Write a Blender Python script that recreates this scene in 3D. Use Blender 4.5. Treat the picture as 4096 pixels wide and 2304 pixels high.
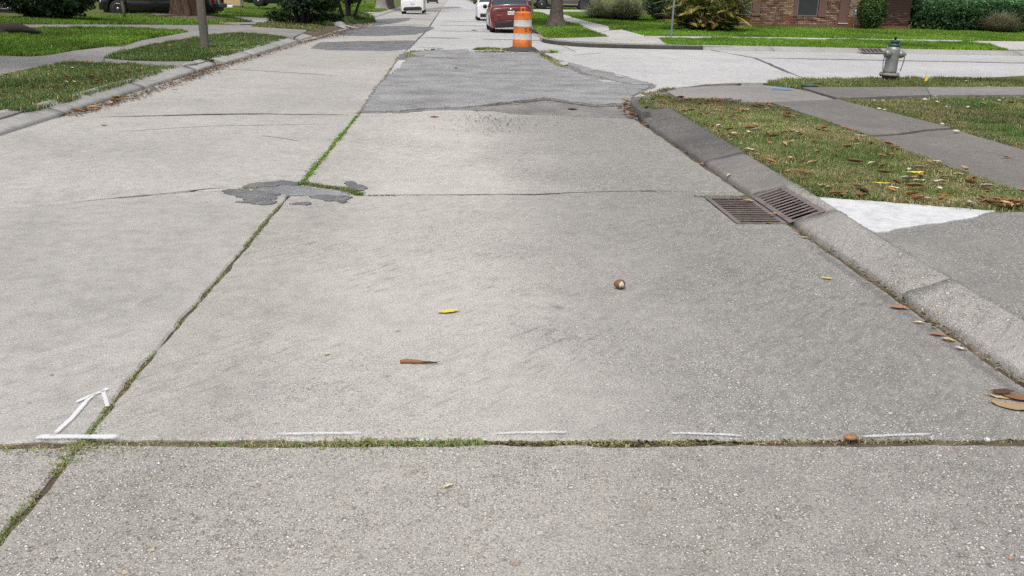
import bpy, bmesh, math, random
import numpy as np
from mathutils import Vector, Matrix, noise as mnoise, geometry as mgeo
random.seed(11); rng = np.random.default_rng(11)
R = math.radians
for o in list(bpy.data.objects): bpy.data.objects.remove(o)
sc = bpy.context.scene
COL = sc.collection

# ------------------------------------------------------------------ camera, sky, sun, exposure
H, PITCH, YAW, ROLL, FOC = 1.6, 18.3, 4.04, 1.2, 3550.0      # focal length in pixels of the 4096 px wide photograph
cam_d = bpy.data.cameras.new('camera'); cam = bpy.data.objects.new('camera', cam_d); COL.objects.link(cam)
cam_d.sensor_width = 36.0; cam_d.lens = FOC / 4096 * 36; cam_d.clip_start = .05; cam_d.clip_end = 4000
_p, _y, _r = R(PITCH), R(YAW), R(ROLL)
FW = np.array([math.sin(_y)*math.cos(_p), math.cos(_y)*math.cos(_p), -math.sin(_p)])
_rt = np.array([math.cos(_y), -math.sin(_y), 0.]); _up = np.cross(_rt, FW)
RT = _rt*math.cos(_r) + _up*math.sin(_r); UP = _up*math.cos(_r) - _rt*math.sin(_r)
cam.matrix_world = Matrix(((RT[0], UP[0], -FW[0], 0), (RT[1], UP[1], -FW[1], 0), (RT[2], UP[2], -FW[2], H), (0, 0, 0, 1)))
sc.camera = cam
SUN_EL, SUN_ROT = 62, 205
w = bpy.data.worlds.new('World'); sc.world = w; w.use_nodes = True
wn = w.node_tree; wn.nodes.clear()
sky = wn.nodes.new('ShaderNodeTexSky'); sky.sky_type = 'NISHITA'; sky.sun_disc = False
sky.sun_elevation = R(SUN_EL); sky.sun_rotation = R(SUN_ROT); sky.air_density = 1.0; sky.dust_density = 4.0; sky.ozone_density = 1.0
hs = wn.nodes.new('ShaderNodeHueSaturation'); hs.inputs['Saturation'].default_value = .3
bg = wn.nodes.new('ShaderNodeBackground'); bg.inputs['Strength'].default_value = .11
wo = wn.nodes.new('ShaderNodeOutputWorld')
wn.links.new(sky.outputs[0], hs.inputs['Color']); wn.links.new(hs.outputs[0], bg.inputs[0]); wn.links.new(bg.outputs[0], wo.inputs[0])
sl = bpy.data.lights.new('sun', 'SUN'); sl.energy = 1.3; sl.angle = R(28); sl.color = (1, .965, .91)
so = bpy.data.objects.new('sun', sl); COL.objects.link(so)
_sd = Vector((math.sin(R(SUN_ROT))*math.cos(R(SUN_EL)), math.cos(R(SUN_ROT))*math.cos(R(SUN_EL)), math.sin(R(SUN_EL))))
so.rotation_euler = _sd.to_track_quat('Z', 'Y').to_euler(); so.location = (0, -20, 40)
sc.view_settings.view_transform = 'Standard'; sc.view_settings.look = 'None'; sc.view_settings.gamma = 1
sc.view_settings.use_curve_mapping = False; sc.view_settings.exposure = 0.5
sc.cycles.max_bounces = 6; sc.cycles.diffuse_bounces = 3; sc.cycles.use_denoising = False
sc.cycles.transparent_max_bounces = 6; sc.cycles.caustics_reflective = False; sc.cycles.caustics_refractive = False

# ------------------------------------------------------------------ survey: where a traced point stands on the ground
def at(px, py, z=0.):
    d = FW*FOC + RT*(px-2048) + UP*(1152-py); t = (z-H)/d[2]
    return d[0]*t, d[1]*t
def G(x, y):
    """ground level of the lots, verges and road"""
    if x < -5.2: return .12 + min(.4, .03*max(0, -x-8))
    if x > 3 and y > 29.3: return .13 + min(.42, .022*max(0, y-31))
    if x > 2.6 and y < 18.2: return .12
    return 0.
def Gv(x, y):
    return np.where(x < -5.2, .12+np.minimum(.4, .03*np.maximum(0, -x-8)),
           np.where((x > 3) & (y > 29.3), .13+np.minimum(.42, .022*np.maximum(0, y-31)),
           np.where((x > 2.6) & (y < 18.2), .12, 0.)))
def atg(px, py):
    z = .1
    for i in range(60):
        X, Y = at(px, py, z); z = .6*z + .4*G(X, Y)
    return X, Y, z
def ats(pts, z=0.): return [at(a, b, z) for a, b in pts]
def atgs(pts): return [atg(a, b)[:2] for a, b in pts]

# ------------------------------------------------------------------ mesh helpers
def link(o, parent=None):
    COL.objects.link(o)
    if parent is not None: o.parent = parent
    return o
def tag(o, label=None, cat=None, group=None, kind=None):
    if label: o['label'] = label
    if cat: o['category'] = cat
    if group: o['group'] = group
    if kind: o['kind'] = kind
    return o
def empty(name, loc=(0, 0, 0), rot=(0, 0, 0), **k):
    o = bpy.data.objects.new(name, None); o.empty_display_size = .2
    o.location = loc; o.rotation_euler = rot; link(o); return tag(o, **k)
def copy_tree(o, parent=None):
    c = o.copy(); COL.objects.link(c); c.parent = parent
    for ch in o.children: copy_tree(ch, c)
    return c
class MB:
    def __init__(s): s.v = []; s.f = []; s.sm = []
    def add(s, vs, fs, smooth=False):
        b = len(s.v); s.v += [tuple(p) for p in vs]; s.f += [tuple(i+b for i in f) for f in fs]; s.sm += [smooth]*len(fs); return s
    def box(s, c, d, M=None, ch=0):
        x, y, z = d[0]/2, d[1]/2, d[2]/2
        if ch:
            vs = []
            for sz, k in ((-z, ch), (-z+ch, 0), (z-ch, 0), (z, ch)):
                vs += [(-x+k, -y+k, sz), (x-k, -y+k, sz), (x-k, y-k, sz), (-x+k, y-k, sz)]
            fs = [(3, 2, 1, 0), (12, 13, 14, 15)] + [(a*4+i, a*4+(i+1) % 4, a*4+4+(i+1) % 4, a*4+4+i) for a in range(3) for i in range(4)]
        else:
            vs = [(a, b, e) for e in (-z, z) for a, b in ((-x, -y), (x, -y), (x, y), (-x, y))]
            fs = [(3, 2, 1, 0), (4, 5, 6, 7)] + [(i, (i+1) % 4, 4+(i+1) % 4, 4+i) for i in range(4)]
        if M is not None: vs = [tuple(M @ Vector(p)) for p in vs]
        return s.add([(p[0]+c[0], p[1]+c[1], p[2]+c[2]) for p in vs], fs)
    def lathe(s, prof, n=20, M=None, smooth=True, caps=True):
        vs = []; fs = []
        for r, z in prof:
            vs += [(r*math.cos(2*math.pi*i/n), r*math.sin(2*math.pi*i/n), z) for i in range(n)]
        for a in range(len(prof)-1):
            fs += [(a*n+i, a*n+(i+1) % n, a*n+n+(i+1) % n, a*n+n+i) for i in range(n)]
        if caps: fs += [tuple(range(n-1, -1, -1)), tuple((len(prof)-1)*n+i for i in range(n))]
        if M is not None: vs = [tuple(M @ Vector(p)) for p in vs]
        return s.add(vs, fs, smooth)
    def tube(s, pts, rads, n=8, smooth=True, wob=0.):
        pts = [Vector(p) for p in pts]; vs = []; fs = []
        up = Vector((0.31, .22, .93))
        for k, p in enumerate(pts):
            t = (pts[min(k+1, len(pts)-1)]-pts[max(k-1, 0)]).normalized()
            a = t.cross(up).normalized() if abs(t.dot(up)) < .98 else t.cross(Vector((1, 0, 0))).normalized(); b = t.cross(a)
            r = rads[k] if hasattr(rads, '__len__') else rads
            for i in range(n):
                q = 2*math.pi*i/n; rr = r*(1+(wob*mnoise.noise(Vector((math.cos(q)*2.3, math.sin(q)*2.3, k*.22+p.x))) if wob else 0))
                vs.append(p + (a*math.cos(q)+b*math.sin(q))*rr)
        for k in range(len(pts)-1):
            fs += [(k*n+i, k*n+(i+1) % n, k*n+n+(i+1) % n, k*n+n+i) for i in range(n)]
        fs += [tuple(range(n-1, -1, -1)), tuple((len(pts)-1)*n+i for i in range(n))]
        return s.add(vs, fs, smooth)
    def prism(s, poly, z0, z1, ch=0.):
        """poly: xy list; z0,z1 numbers or functions"""
        a2 = sum(poly[i][0]*poly[(i+1) % len(poly)][1]-poly[(i+1) % len(poly)][0]*poly[i][1] for i in range(len(poly)))
        if a2 < 0: poly = poly[::-1]
        n = len(poly); f0 = z0 if callable(z0) else (lambda x, y: z0); f1 = z1 if callable(z1) else (lambda x, y: z1)
        vs = [(x, y, f0(x, y)) for x, y in poly]
        if ch:
            ins = []
            for i in range(n):
                p, q, r = Vector(poly[i-1]), Vector(poly[i]), Vector(poly[(i+1) % n])
                e1 = (q-p); e2 = (r-q)
                nn = Vector((-e1.y, e1.x)).normalized()+Vector((-e2.y, e2.x)).normalized()
                nn = nn.normalized() if nn.length > 1e-6 else nn
                ins.append(q+nn*ch)
            vs += [(x, y, f1(x, y)-ch*.7) for x, y in poly] + [(q.x, q.y, f1(poly[i][0], poly[i][1])) for i, q in enumerate(ins)]
            fs = [tuple(range(n-1, -1, -1))]; top = [2*n+i for i in range(n)]
            if n > 8:
                cv, _, cf, ov, _, _ = mgeo.delaunay_2d_cdt([Vector(vs[j][:2]) for j in top], [], [list(range(n))], 1, 1e-6)
                mp = []
                for q_, o_ in zip(cv, ov):
                    if len(o_): mp.append(top[o_[0]])
                    else: mp.append(len(vs)); vs.append((q_.x, q_.y, f1(q_.x, q_.y)))
                fs += [tuple(mp[j] for j in f) for f in cf if len({mp[j] for j in f}) == len(f)]
            else: fs.append(tuple(top))
            fs += [(k*n+i, k*n+(i+1) % n, (k+1)*n+(i+1) % n, (k+1)*n+i) for k in (0, 1) for i in range(n)]
        else:
            vs += [(x, y, f1(x, y)) for x, y in poly]
            fs = [tuple(range(n-1, -1, -1)), tuple(range(n, 2*n))] + [(i, (i+1) % n, n+(i+1) % n, n+i) for i in range(n)]
        return s.add(vs, fs)
    def loft(s, rings, close=True, caps=True, smooth=True):
        n = len(rings[0]); vs = [p for r in rings for p in r]; fs = []
        m = n if close else n-1
        for k in range(len(rings)-1):
            fs += [(k*n+i, k*n+(i+1) % n, k*n+n+(i+1) % n, k*n+n+i) for i in range(m)]
        if caps: fs += [tuple(range(n-1, -1, -1)), tuple((len(rings)-1)*n+i for i in range(n))]
        return s.add(vs, fs, smooth)
    def mesh(s, name, mat):
        me = bpy.data.meshes.new(name); me.from_pydata(s.v, [], s.f); me.polygons.foreach_set('use_smooth', s.sm)
        if mat: me.materials.append(mat)
        me.update(); return me
    def build(s, name, mat, parent=None, loc=None, recalc=True):
        me = s.mesh(name, mat)
        if recalc:
            bm = bmesh.new(); bm.from_mesh(me); bmesh.ops.recalc_face_normals(bm, faces=bm.faces); bm.to_mesh(me); bm.free()
        o = bpy.data.objects.new(name, me)
        if loc is not None: o.location = loc
        return link(o, parent)
def rough(poly, step=.12, amp=.006, seed=0, skip=()):
    """subdivide and fray the outline of a slab"""
    out = []
    n = len(poly)
    for i in range(n):
        a, b = Vector(poly[i]), Vector(poly[(i+1) % n]); L = (b-a).length
        k = max(1, min(60, int(L/step))); nn = Vector((-(b-a).y, (b-a).x)).normalized() if L > 1e-6 else Vector((0, 0))
        for j in range(k):
            p = a.lerp(b, j/k)
            d = mnoise.noise(Vector((p.x*5+seed, p.y*5, 3.3)))*amp*1.4 + mnoise.noise(Vector((p.x*17+seed, p.y*17, 9.3)))*amp
            if j == 0: d *= .3
            out.append((p.x+nn.x*d, p.y+nn.y*d))
    return out

# ------------------------------------------------------------------ materials
class NT:
    def __init__(s, name):
        s.m = bpy.data.materials.new(name); s.m.use_nodes = True; s.t = s.m.node_tree; s.t.nodes.clear()
        s.out = s.t.nodes.new('ShaderNodeOutputMaterial'); s.b = s.t.nodes.new('ShaderNodeBsdfPrincipled')
        s.t.links.new(s.b.outputs[0], s.out.inputs[0])
        s.pos = s.t.nodes.new('ShaderNodeNewGeometry').outputs['Position']
    def lk(s, a, b):
        if isinstance(a, (int, float, tuple)):
            if isinstance(a, tuple) and len(a) == 3 and len(b.default_value) == 4: a = a+(1,)
            b.default_value = a
        else: s.t.links.new(a, b)
    def map(s, v, scale=(1, 1, 1), rot=(0, 0, 0)):
        n = s.t.nodes.new('ShaderNodeMapping'); n.inputs['Scale'].default_value = scale; n.inputs['Rotation'].default_value = rot
        s.lk(v, n.inputs[0]); return n.outputs[0]
    def noise(s, scale, detail=4, rough=.55, v=None, col=False):
        n = s.t.nodes.new('ShaderNodeTexNoise'); n.inputs['Scale'].default_value = scale; n.inputs['Detail'].default_value = detail
        n.inputs['Roughness'].default_value = rough; s.lk(s.pos if v is None else v, n.inputs['Vector']); return n.outputs['Color' if col else 'Fac']
    def vor(s, scale, v=None, feature='F1', rnd=1.):
        n = s.t.nodes.new('ShaderNodeTexVoronoi'); n.feature = feature; n.inputs['Scale'].default_value = scale; n.inputs['Randomness'].default_value = rnd
        s.lk(s.pos if v is None else v, n.inputs['Vector']); return n
    def ramp(s, fac, stops, interp='LINEAR'):
        n = s.t.nodes.new('ShaderNodeValToRGB'); cr = n.color_ramp; cr.interpolation = interp
        while len(cr.elements) < len(stops): cr.elements.new(.5)
        for e, (p, c) in zip(cr.elements, stops):
            e.position = p; e.color = (c, c, c, 1) if isinstance(c, (int, float)) else tuple(c)+(1,)
        s.lk(fac, n.inputs[0]); return n.outputs[0]
    def mix(s, fac, a, b, op='MIX'):
        n = s.t.nodes.new('ShaderNodeMix'); n.data_type = 'RGBA'; n.blend_type = op
        s.lk(fac, n.inputs[0]); s.lk(a, n.inputs[6]); s.lk(b, n.inputs[7]); return n.outputs[2]
    def math(s, op, a, b=0., c=0.):
        n = s.t.nodes.new('ShaderNodeMath'); n.operation = op
        s.lk(a, n.inputs[0]); s.lk(b, n.inputs[1]); s.lk(c, n.inputs[2]); return n.outputs[0]
    def sep(s, v):
        n = s.t.nodes.new('ShaderNodeSeparateXYZ'); s.lk(v, n.inputs[0]); return n.outputs
    def rnd(s):
        return s.t.nodes.new('ShaderNodeObjectInfo').outputs['Random']
    def attr(s, name='Col'):
        n = s.t.nodes.new('ShaderNodeAttribute'); n.attribute_name = name; return n.outputs['Color']
    def bump(s, h, strength=.3, dist=.01):
        n = s.t.nodes.new('ShaderNodeBump'); n.inputs['Strength'].default_value = strength; n.inputs['Distance'].default_value = dist
        s.lk(h, n.inputs['Height']); s.t.links.new(n.outputs[0], s.b.inputs['Normal'])
    def fin(s, col, rough=.8, metal=0., spec=None, **k):
        s.lk(col, s.b.inputs['Base Color']); s.lk(rough, s.b.inputs['Roughness']); s.b.inputs['Metallic'].default_value = metal
        if spec is not None: s.b.inputs['Specular IOR Level'].default_value = spec
        for a, v in k.items(): s.lk(v, s.b.inputs[a.replace('_', ' ')])
        return s.m
def plain(name, col, rough=.6, metal=0., var=.12, scale=9., bump=0., **k):
    n = NT(name); f = n.noise(scale, 5)
    c = n.mix(f, tuple(x*(1-var) for x in col), tuple(min(1, x*(1+var)) for x in col))
    if bump: n.bump(n.noise(scale*6, 4), bump, .01)
    return n.fin(c, rough, metal, **k)

def concrete(name, a, b, stones=.5, seed=0., grime=None, bumpd=.004, pit=.5, streak=.35, hair=0.):
    n = NT(name)
    big = n.noise(.35, 4, .5, n.map(n.pos, (1, 1, 1), (0, 0, seed)))
    mid = n.noise(9, 8, .68); fine = n.noise(120, 5, .75); grit = n.noise(330, 2, .6)
    c = n.mix(n.ramp(big, [(.3, 0), (.7, 1)]), a, b)
    c = n.mix(1, c, n.ramp(mid, [(.3, .82), (.5, 1), (.7, 1.13)]), 'MULTIPLY')
    mott = n.noise(1.9, 9, .72, n.map(n.pos, (1, .8, 1), (0, 0, seed+.4)))
    c = n.mix(1, c, n.ramp(mott, [(.34, .86), (.47, .98), (.56, 1.02), (.7, 1.09)]), 'MULTIPLY')
    c = n.mix(1, c, n.ramp(n.rnd(), [(0, .93), (1, 1.06)]), 'MULTIPLY')
    worn = n.ramp(n.noise(.8, 5, .6, n.map(n.pos, (1, 1.3, 1), (.3, .1, seed+1))), [(.75-.5*stones, 0), (1.05-.5*stones, 1)])
    if grime:
        x0, x1, g = grime
        X = n.sep(n.pos)[0]
        tx = n.math('ADD', X, n.math('MULTIPLY_ADD', n.noise(.5, 4, .5), .8, -.4))
        trk = n.ramp(n.math('MULTIPLY_ADD', tx, .25, .5), [(.24, 0), (.36, 1), (.56, 1), (.7, 0)])
        c = n.mix(n.math('MULTIPLY', trk, .22), c, tuple(min(1, v_*1.5) for v_ in b))
        xx = n.math('ADD', X, n.math('MULTIPLY_ADD', n.noise(.7, 5, .6), 1.8, -.9))
        band = n.ramp(n.math('DIVIDE', n.math('SUBTRACT', xx, x0), x1-x0), [(0, 0), (.45, .75), (.8, 1), (1, .9)])
        wv = n.ramp(n.noise(1., 12, .85, n.map(n.map(n.pos, (1, 1, 1), (0, 0, -1.0)), (11, 20, 1))), [(.38, .45), (.5, .85), (.62, 1.25)])
        c = n.mix(n.math('MULTIPLY', n.math('MULTIPLY', band, wv), g), c, (.13, .127, .124))
        worn = n.math('MINIMUM', n.math('ADD', worn, n.math('MULTIPLY', band, .45)), 1.)
    wp = n.t.nodes.new('ShaderNodeVectorMath'); wp.operation = 'ADD'
    sc_ = n.t.nodes.new('ShaderNodeVectorMath'); sc_.operation = 'SCALE'; sc_.inputs['Scale'].default_value = .012
    n.lk(n.noise(90, 2, .5, col=True), sc_.inputs[0]); n.lk(n.pos, wp.inputs[0]); n.t.links.new(sc_.outputs[0], wp.inputs[1]); W = wp.outputs[0]
    def stone(scale, frac, r0, r1, rot, cols):
        v = n.vor(scale, n.map(W, (1, .85, 1), (0, 0, rot))); q = n.sep(v.outputs['Color'])
        size = n.math('MULTIPLY_ADD', q[2], -.22, .11)
        m = n.math('MULTIPLY', n.ramp(n.math('ADD', v.outputs['Distance'], size), [(r0, 1), (r1, 0)]), n.ramp(q[0], [(1-frac, 0), (1-frac+.02, 1)]))
        rim = n.math('MULTIPLY', n.ramp(n.math('ADD', v.outputs['Distance'], size), [(r1-.06, 0), (r1+.02, 1), (r1+.2, 0)]), n.ramp(q[0], [(1-frac, 0), (1-frac+.02, 1)]))
        return m, rim, n.ramp(q[1], cols, 'CONSTANT')
    W1, W2, GR, TN, BR_ = (.66, .64, .61), (.56, .53, .49), (.33, .32, .31), (.52, .43, .31), (.36, .23, .16)
    s1 = stone(115, .5, .25, .42, .0, [(0, GR), (.15, W2), (.4, W1), (.75, (.46, .44, .41)), (.9, TN), (.96, BR_)])
    s2 = stone(62, .42, .24, .36, .9, [(0, W1), (.35, W2), (.6, GR), (.68, W1), (.86, TN), (.95, BR_)])
    s3 = stone(30, .10, .22, .3, .4, [(0, W1), (.5, TN), (.75, BR_), (.85, W2)])
    for (m, rim, col), k0, k1 in ((s1, .15, .8), (s2, .08, .85), (s3, .12, .8)):
        c = n.mix(n.math('MULTIPLY', rim, n.math('MULTIPLY_ADD', worn, .62*pit, .1*pit)), c, tuple(x*.3 for x in a))
        c = n.mix(n.math('MULTIPLY', m, n.math('MULTIPLY_ADD', worn, k1, k0)), c, col)
    pits = n.ramp(n.noise(70, 4, .7), [(.33, 1), (.41, 0)])
    c = n.mix(n.math('MULTIPLY', pits, n.math('MULTIPLY_ADD', worn, .5*pit, .35*pit)), c, tuple(x*.3 for x in a))
    if streak:
        s_ = n.noise(1., 7, .75, n.map(n.map(n.pos, (1, 1, 1), (0, 0, -.8)), (5, 30, 1))); s2_ = n.noise(.7, 4, .6)
        c = n.mix(n.math('MULTIPLY', n.ramp(s_, [(.52, 0), (.66, 1)]), n.ramp(s2_, [(.42, .12*streak), (.62, streak)])), c, tuple(x*.38 for x in a))
    if hair:
        hw_ = n.t.nodes.new('ShaderNodeVectorMath'); hw_.operation = 'ADD'; hs_ = n.t.nodes.new('ShaderNodeVectorMath'); hs_.operation = 'SCALE'; hs_.inputs['Scale'].default_value = .5
        n.lk(n.noise(1.4, 6, .65, col=True), hs_.inputs[0]); n.lk(n.map(n.pos, (1, 1, 0)), hw_.inputs[0]); n.t.links.new(hs_.outputs[0], hw_.inputs[1])
        hv = n.vor(.42, hw_.outputs[0], 'DISTANCE_TO_EDGE')
        c = n.mix(n.math('MULTIPLY', n.ramp(hv.outputs['Distance'], [(.0008, 1), (.0028, 0)]), n.ramp(n.noise(.6, 3), [(.48, 0), (.6, hair)])), c, tuple(x*.25 for x in a))
        sv_ = n.vor(1.3, n.map(W, (1, 1, 0))); sq = n.sep(sv_.outputs['Color'])
        c = n.mix(n.math('MULTIPLY', n.ramp(n.math('ADD', sv_.outputs['Distance'], n.math('MULTIPLY_ADD', mid, .12, -.06)), [(.015, .6), (.07, 0)]), n.ramp(sq[0], [(.72, 0), (.75, 1)])), c, tuple(x*.35 for x in a))
    c = n.mix(1., c, n.ramp(fine, [(.34, .62), (.5, 1), (.66, 1.38)]), 'MULTIPLY')
    c = n.mix(.6, c, n.ramp(grit, [(.36, .66), (.5, 1), (.64, 1.34)]), 'MULTIPLY')
    h = n.math('ADD', n.math('MULTIPLY', n.math('ADD', s1[0], s2[0]), worn), n.math('MULTIPLY', fine, .9))
    n.bump(h, .6, bumpd)
    return n.fin(c, .9, spec=.22)
def asphalt(name, a, seed=0., light=.3):
    n = NT(name)
    big = n.noise(1.3, 9, .72, n.map(n.pos, (1, 1, 1), (0, 0, seed))); v = n.vor(85); vr = n.sep(v.outputs['Color']); v2 = n.vor(40); vr2 = n.sep(v2.outputs['Color'])
    c = n.mix(n.ramp(big, [(.34, 0), (.64, 1)]), tuple(x*.68 for x in a), tuple(x*1.3 for x in a))
    st = n.math('MULTIPLY', n.ramp(v.outputs['Distance'], [(.25, 1), (.45, 0)]), n.ramp(vr[0], [(1-light, 0), (1-light+.1, 1)]))
    st2 = n.math('MULTIPLY', n.ramp(v2.outputs['Distance'], [(.2, 1), (.32, 0)]), n.ramp(vr2[0], [(1-light*.5, 0), (1-light*.5+.05, 1)]))
    cols = [(0, (.2, .2, .2)), (.5, (.36, .35, .34)), (1, (.6, .58, .55))]
    c = n.mix(st, c, n.ramp(vr[1], cols)); c = n.mix(st2, c, n.ramp(vr2[1], cols))
    dust = n.ramp(n.noise(2.6, 9, .75, n.map(n.pos, (1, 1, 1), (0, 0, seed+2))), [(.5, 0), (.68, .6)])
    c = n.mix(dust, c, (.33, .305, .275))
    holes = n.ramp(n.noise(30, 6, .75), [(.3, .8), (.4, 0)]); c = n.mix(holes, c, (.05, .05, .052))
    c = n.mix(.95, c, n.ramp(n.noise(120, 5, .75), [(.34, .55), (.5, 1), (.66, 1.45)]), 'MULTIPLY')
    n.bump(n.math('ADD', n.math('ADD', st, st2), n.math('ADD', n.noise(120, 4), n.math('MULTIPLY', big, 3.))), .7, .007)
    return n.fin(c, .9, spec=.2)
M = {}
M['road_r'] = concrete('road concrete', (.39, .37, .342), (.45, .429, .399), .66, 0, grime=(.2, 2.4, .6), pit=.9, streak=.8, hair=.3)
M['road_near'] = concrete('road concrete exposed aggregate', (.338, .317, .29), (.40, .377, .347), .95, 2, grime=(.6, 2.8, .4), pit=1., streak=.3, hair=.0)
M['road_l'] = concrete('road concrete smooth', (.368, .352, .328), (.44, .421, .394), .4, 4, pit=.7, streak=.35, hair=.15)
M['cross'] = concrete('cross street concrete', (.42, .416, .412), (.49, .486, .482), .2, 1, pit=.3, streak=.15, hair=.5)
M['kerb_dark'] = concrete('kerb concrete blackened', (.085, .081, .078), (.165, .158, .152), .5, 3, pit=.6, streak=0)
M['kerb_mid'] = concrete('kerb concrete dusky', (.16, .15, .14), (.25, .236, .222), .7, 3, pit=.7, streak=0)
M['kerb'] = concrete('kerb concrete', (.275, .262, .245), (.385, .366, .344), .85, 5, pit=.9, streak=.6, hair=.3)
M['kerb_l'] = concrete('kerb concrete grey', (.30, .295, .28), (.40, .39, .37), .1, 6, pit=.2, streak=.2)
M['walk'] = concrete('sidewalk concrete weathered', (.155, .143, .133), (.215, .2, .187), .45, 7, pit=.4, streak=.15)
M['walk_l'] = concrete('sidewalk concrete', (.22, .205, .2), (.30, .285, .275), .15, 8, pit=.3, streak=.15)
M['walk_far'] = concrete('far sidewalk concrete', (.42, .405, .38), (.5, .485, .46), .15, 9, pit=.3, streak=.15)
M['drive'] = concrete('driveway concrete dark', (.20, .195, .183), (.29, .28, .263), .8, 10, pit=.9, streak=.6, hair=.3)
M['asph'] = asphalt('asphalt worn', (.27, .27, .276))
M['asph_old'] = asphalt('asphalt older layer', (.21, .2, .195), 2, .4)
M['asph_dark'] = asphalt('asphalt dark', (.155, .157, .166), 4, .2)
M['asph_light'] = asphalt('asphalt pale gravelly', (.24, .245, .26), 5, .5)
def soil():
    n = NT('soil'); c = n.ramp(n.noise(5, 8, .65), [(.3, (.07, .054, .04)), (.55, (.15, .118, .088)), (.75, (.25, .205, .155))])
    n.bump(n.noise(40, 6), .8, .02); return n.fin(c, .95, spec=.1)
M['soil'] = soil()
def turf():
    n = NT('turf'); a = n.noise(.7, 6, .6); b = n.noise(26, 6, .7)
    c = n.mix(n.ramp(a, [(.4, 0), (.68, 1)]), (.06, .10, .024), (.12, .11, .045))
    c = n.mix(n.ramp(b, [(.35, 0), (.7, 1)]), c, (.14, .165, .055)); n.bump(b, .9, .03); return n.fin(c, .95, spec=.1)
M['turf'] = turf()
def attr_mat(name, rough=.6, trans=.0, spec=.3):
    n = NT(name); m = n.fin(n.attr(), rough, spec=spec)
    if trans:
        t = n.t.nodes.new('ShaderNodeBsdfTranslucent'); n.t.links.new(n.attr(), t.inputs[0])
        x = n.t.nodes.new('ShaderNodeMixShader'); x.inputs[0].default_value = trans
        n.t.links.new(n.b.outputs[0], x.inputs[1]); n.t.links.new(t.outputs[0], x.inputs[2]); n.t.links.new(x.outputs[0], n.out.inputs[0])
    return m
M['blade'] = attr_mat('grass blades', .65, .25, .2)
M['leaf'] = attr_mat('foliage', .55, .25, .35)
# ------------------------------------------------------------------ ground, lots
ground = MB().add([(-1500, -300, -.16), (1500, -300, -.16), (1500, 3000, -.16), (-1500, 3000, -.16)], [(0, 1, 2, 3)]).build('ground', M['turf'])
tag(ground, 'flat ground reaching to the horizon beyond the lots', 'ground', kind='structure')
def sheet(name, xs, ys, dz, mat, label, keep=None, cat='lawn'):
    nx, ny = len(xs), len(ys); vs = []; fs = []
    for y in ys:
        for x in xs: vs.append((x, y, G(x, y)+dz + .012*mnoise.noise(Vector((x*.8, y*.8, 0)))))
    for j in range(ny-1):
        for i in range(nx-1):
            if keep is None or keep((xs[i]+xs[i+1])/2, (ys[j]+ys[j+1])/2):
                fs.append((j*nx+i, j*nx+i+1, (j+1)*nx+i+1, (j+1)*nx+i))
    return tag(MB().add(vs, fs, True).build(name, mat), label, cat, kind='structure')
sheet('lawn', [-200, -120, -80, -50, -40, -30]+list(np.arange(-24, -5.2, .6))+[-5.3], list(np.arange(-4, 60, 1.))+list(range(60, 260, 8)), -.025, M['turf'], 'front lots beyond the grey kerb with the concrete lamp post')
def kr(x, y): return True
sheet('lawn', list(np.arange(2.95, 14, .5))+[16, 20, 30, 50, 90], list(np.arange(-4, 12.2, .6))+[12.2], -.025, M['turf'], 'leaf-strewn verge and lot behind the storm drain kerb')
_cl = [(2.99, 12.2), (3.05, 13.2)] + atgs([(2562, 424), (2545, 402), (2585, 386), (2650, 373), (2700, 386), (2800, 405), (2900, 411), (3084, 412), (3290, 405), (3338, 399), (3205, 357), (3122, 339), (3062, 330), (3118, 322), (3318, 319), (3700, 319), (4096, 320)]) + [(16, 18.1), (60, 18.1), (60, 12.2)]
tag(MB().prism(_cl, -.12, .097, .001).build('lawn', M['turf']), 'street corner verge around the fire hydrant', 'lawn', kind='structure')
sheet('lawn', list(np.arange(4.1, 30, .7))+[31, 36, 45, 60, 120], [29.75, 30.2]+list(np.arange(31, 60, 1.))+list(range(60, 260, 8)), -.025, M['turf'], 'raised lots with the brick house across the side street',
      keep=lambda x, y: not (y < 33 and x < 4.8 and y < 31))

# ------------------------------------------------------------------ road with its slabs
CJ = ats([(0, 2154), (60, 2060), (326, 1773), (461, 1590), (890, 1097), (1137, 800), (1208, 731), (1431, 461), (1590, 238), (1710, 119), (1757, 48)])
cj_y = [p[1] for p in CJ]; cj_x = [p[0] for p in CJ]
def xc(y): return float(np.interp(y, cj_y, cj_x))
GUT = 2.545
def gut(y): return GUT if y < 27 else 3.72
bed = MB().prism([(-5.3, -4), (2.75, -4), (2.75, 12.6), (3.6, 14.6), (5.9, 18.1), (100, 18.1), (100, 29.8), (4.2, 29.8), (3.9, 33), (3.9, 260), (-5.3, 260)], -.14, -.014)
road = tag(bed.build('road', M['soil']), 'concrete street of cast slabs with joints and asphalt patches', 'road', kind='structure')
sseed = [0]
def slab(poly, mat, parent, name='slab', z=0., th=.1, amp=.006, step=.12, ch=.008, label=None, zf=None):
    sseed[0] += 3
    dz = random.uniform(-.003, .003)
    f1 = (lambda x, y: z+dz) if zf is None else (lambda x, y: zf(x, y)+z+dz)
    p = rough(poly, step, amp, sseed[0])
    o = MB().prism(p, (lambda x, y: f1(x, y)-th), f1, ch).build(name, mat, parent)
    if label: o['label'] = label
    return o
def line_y(pts):
    xs = [p[0] for p in pts]; ys = [p[1] for p in pts]
    o = np.argsort(xs); xs = np.array(xs)[o]; ys = np.array(ys)[o]
    return lambda x: float(np.interp(x, xs, ys))
def cy(y): return lambda x: y
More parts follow.
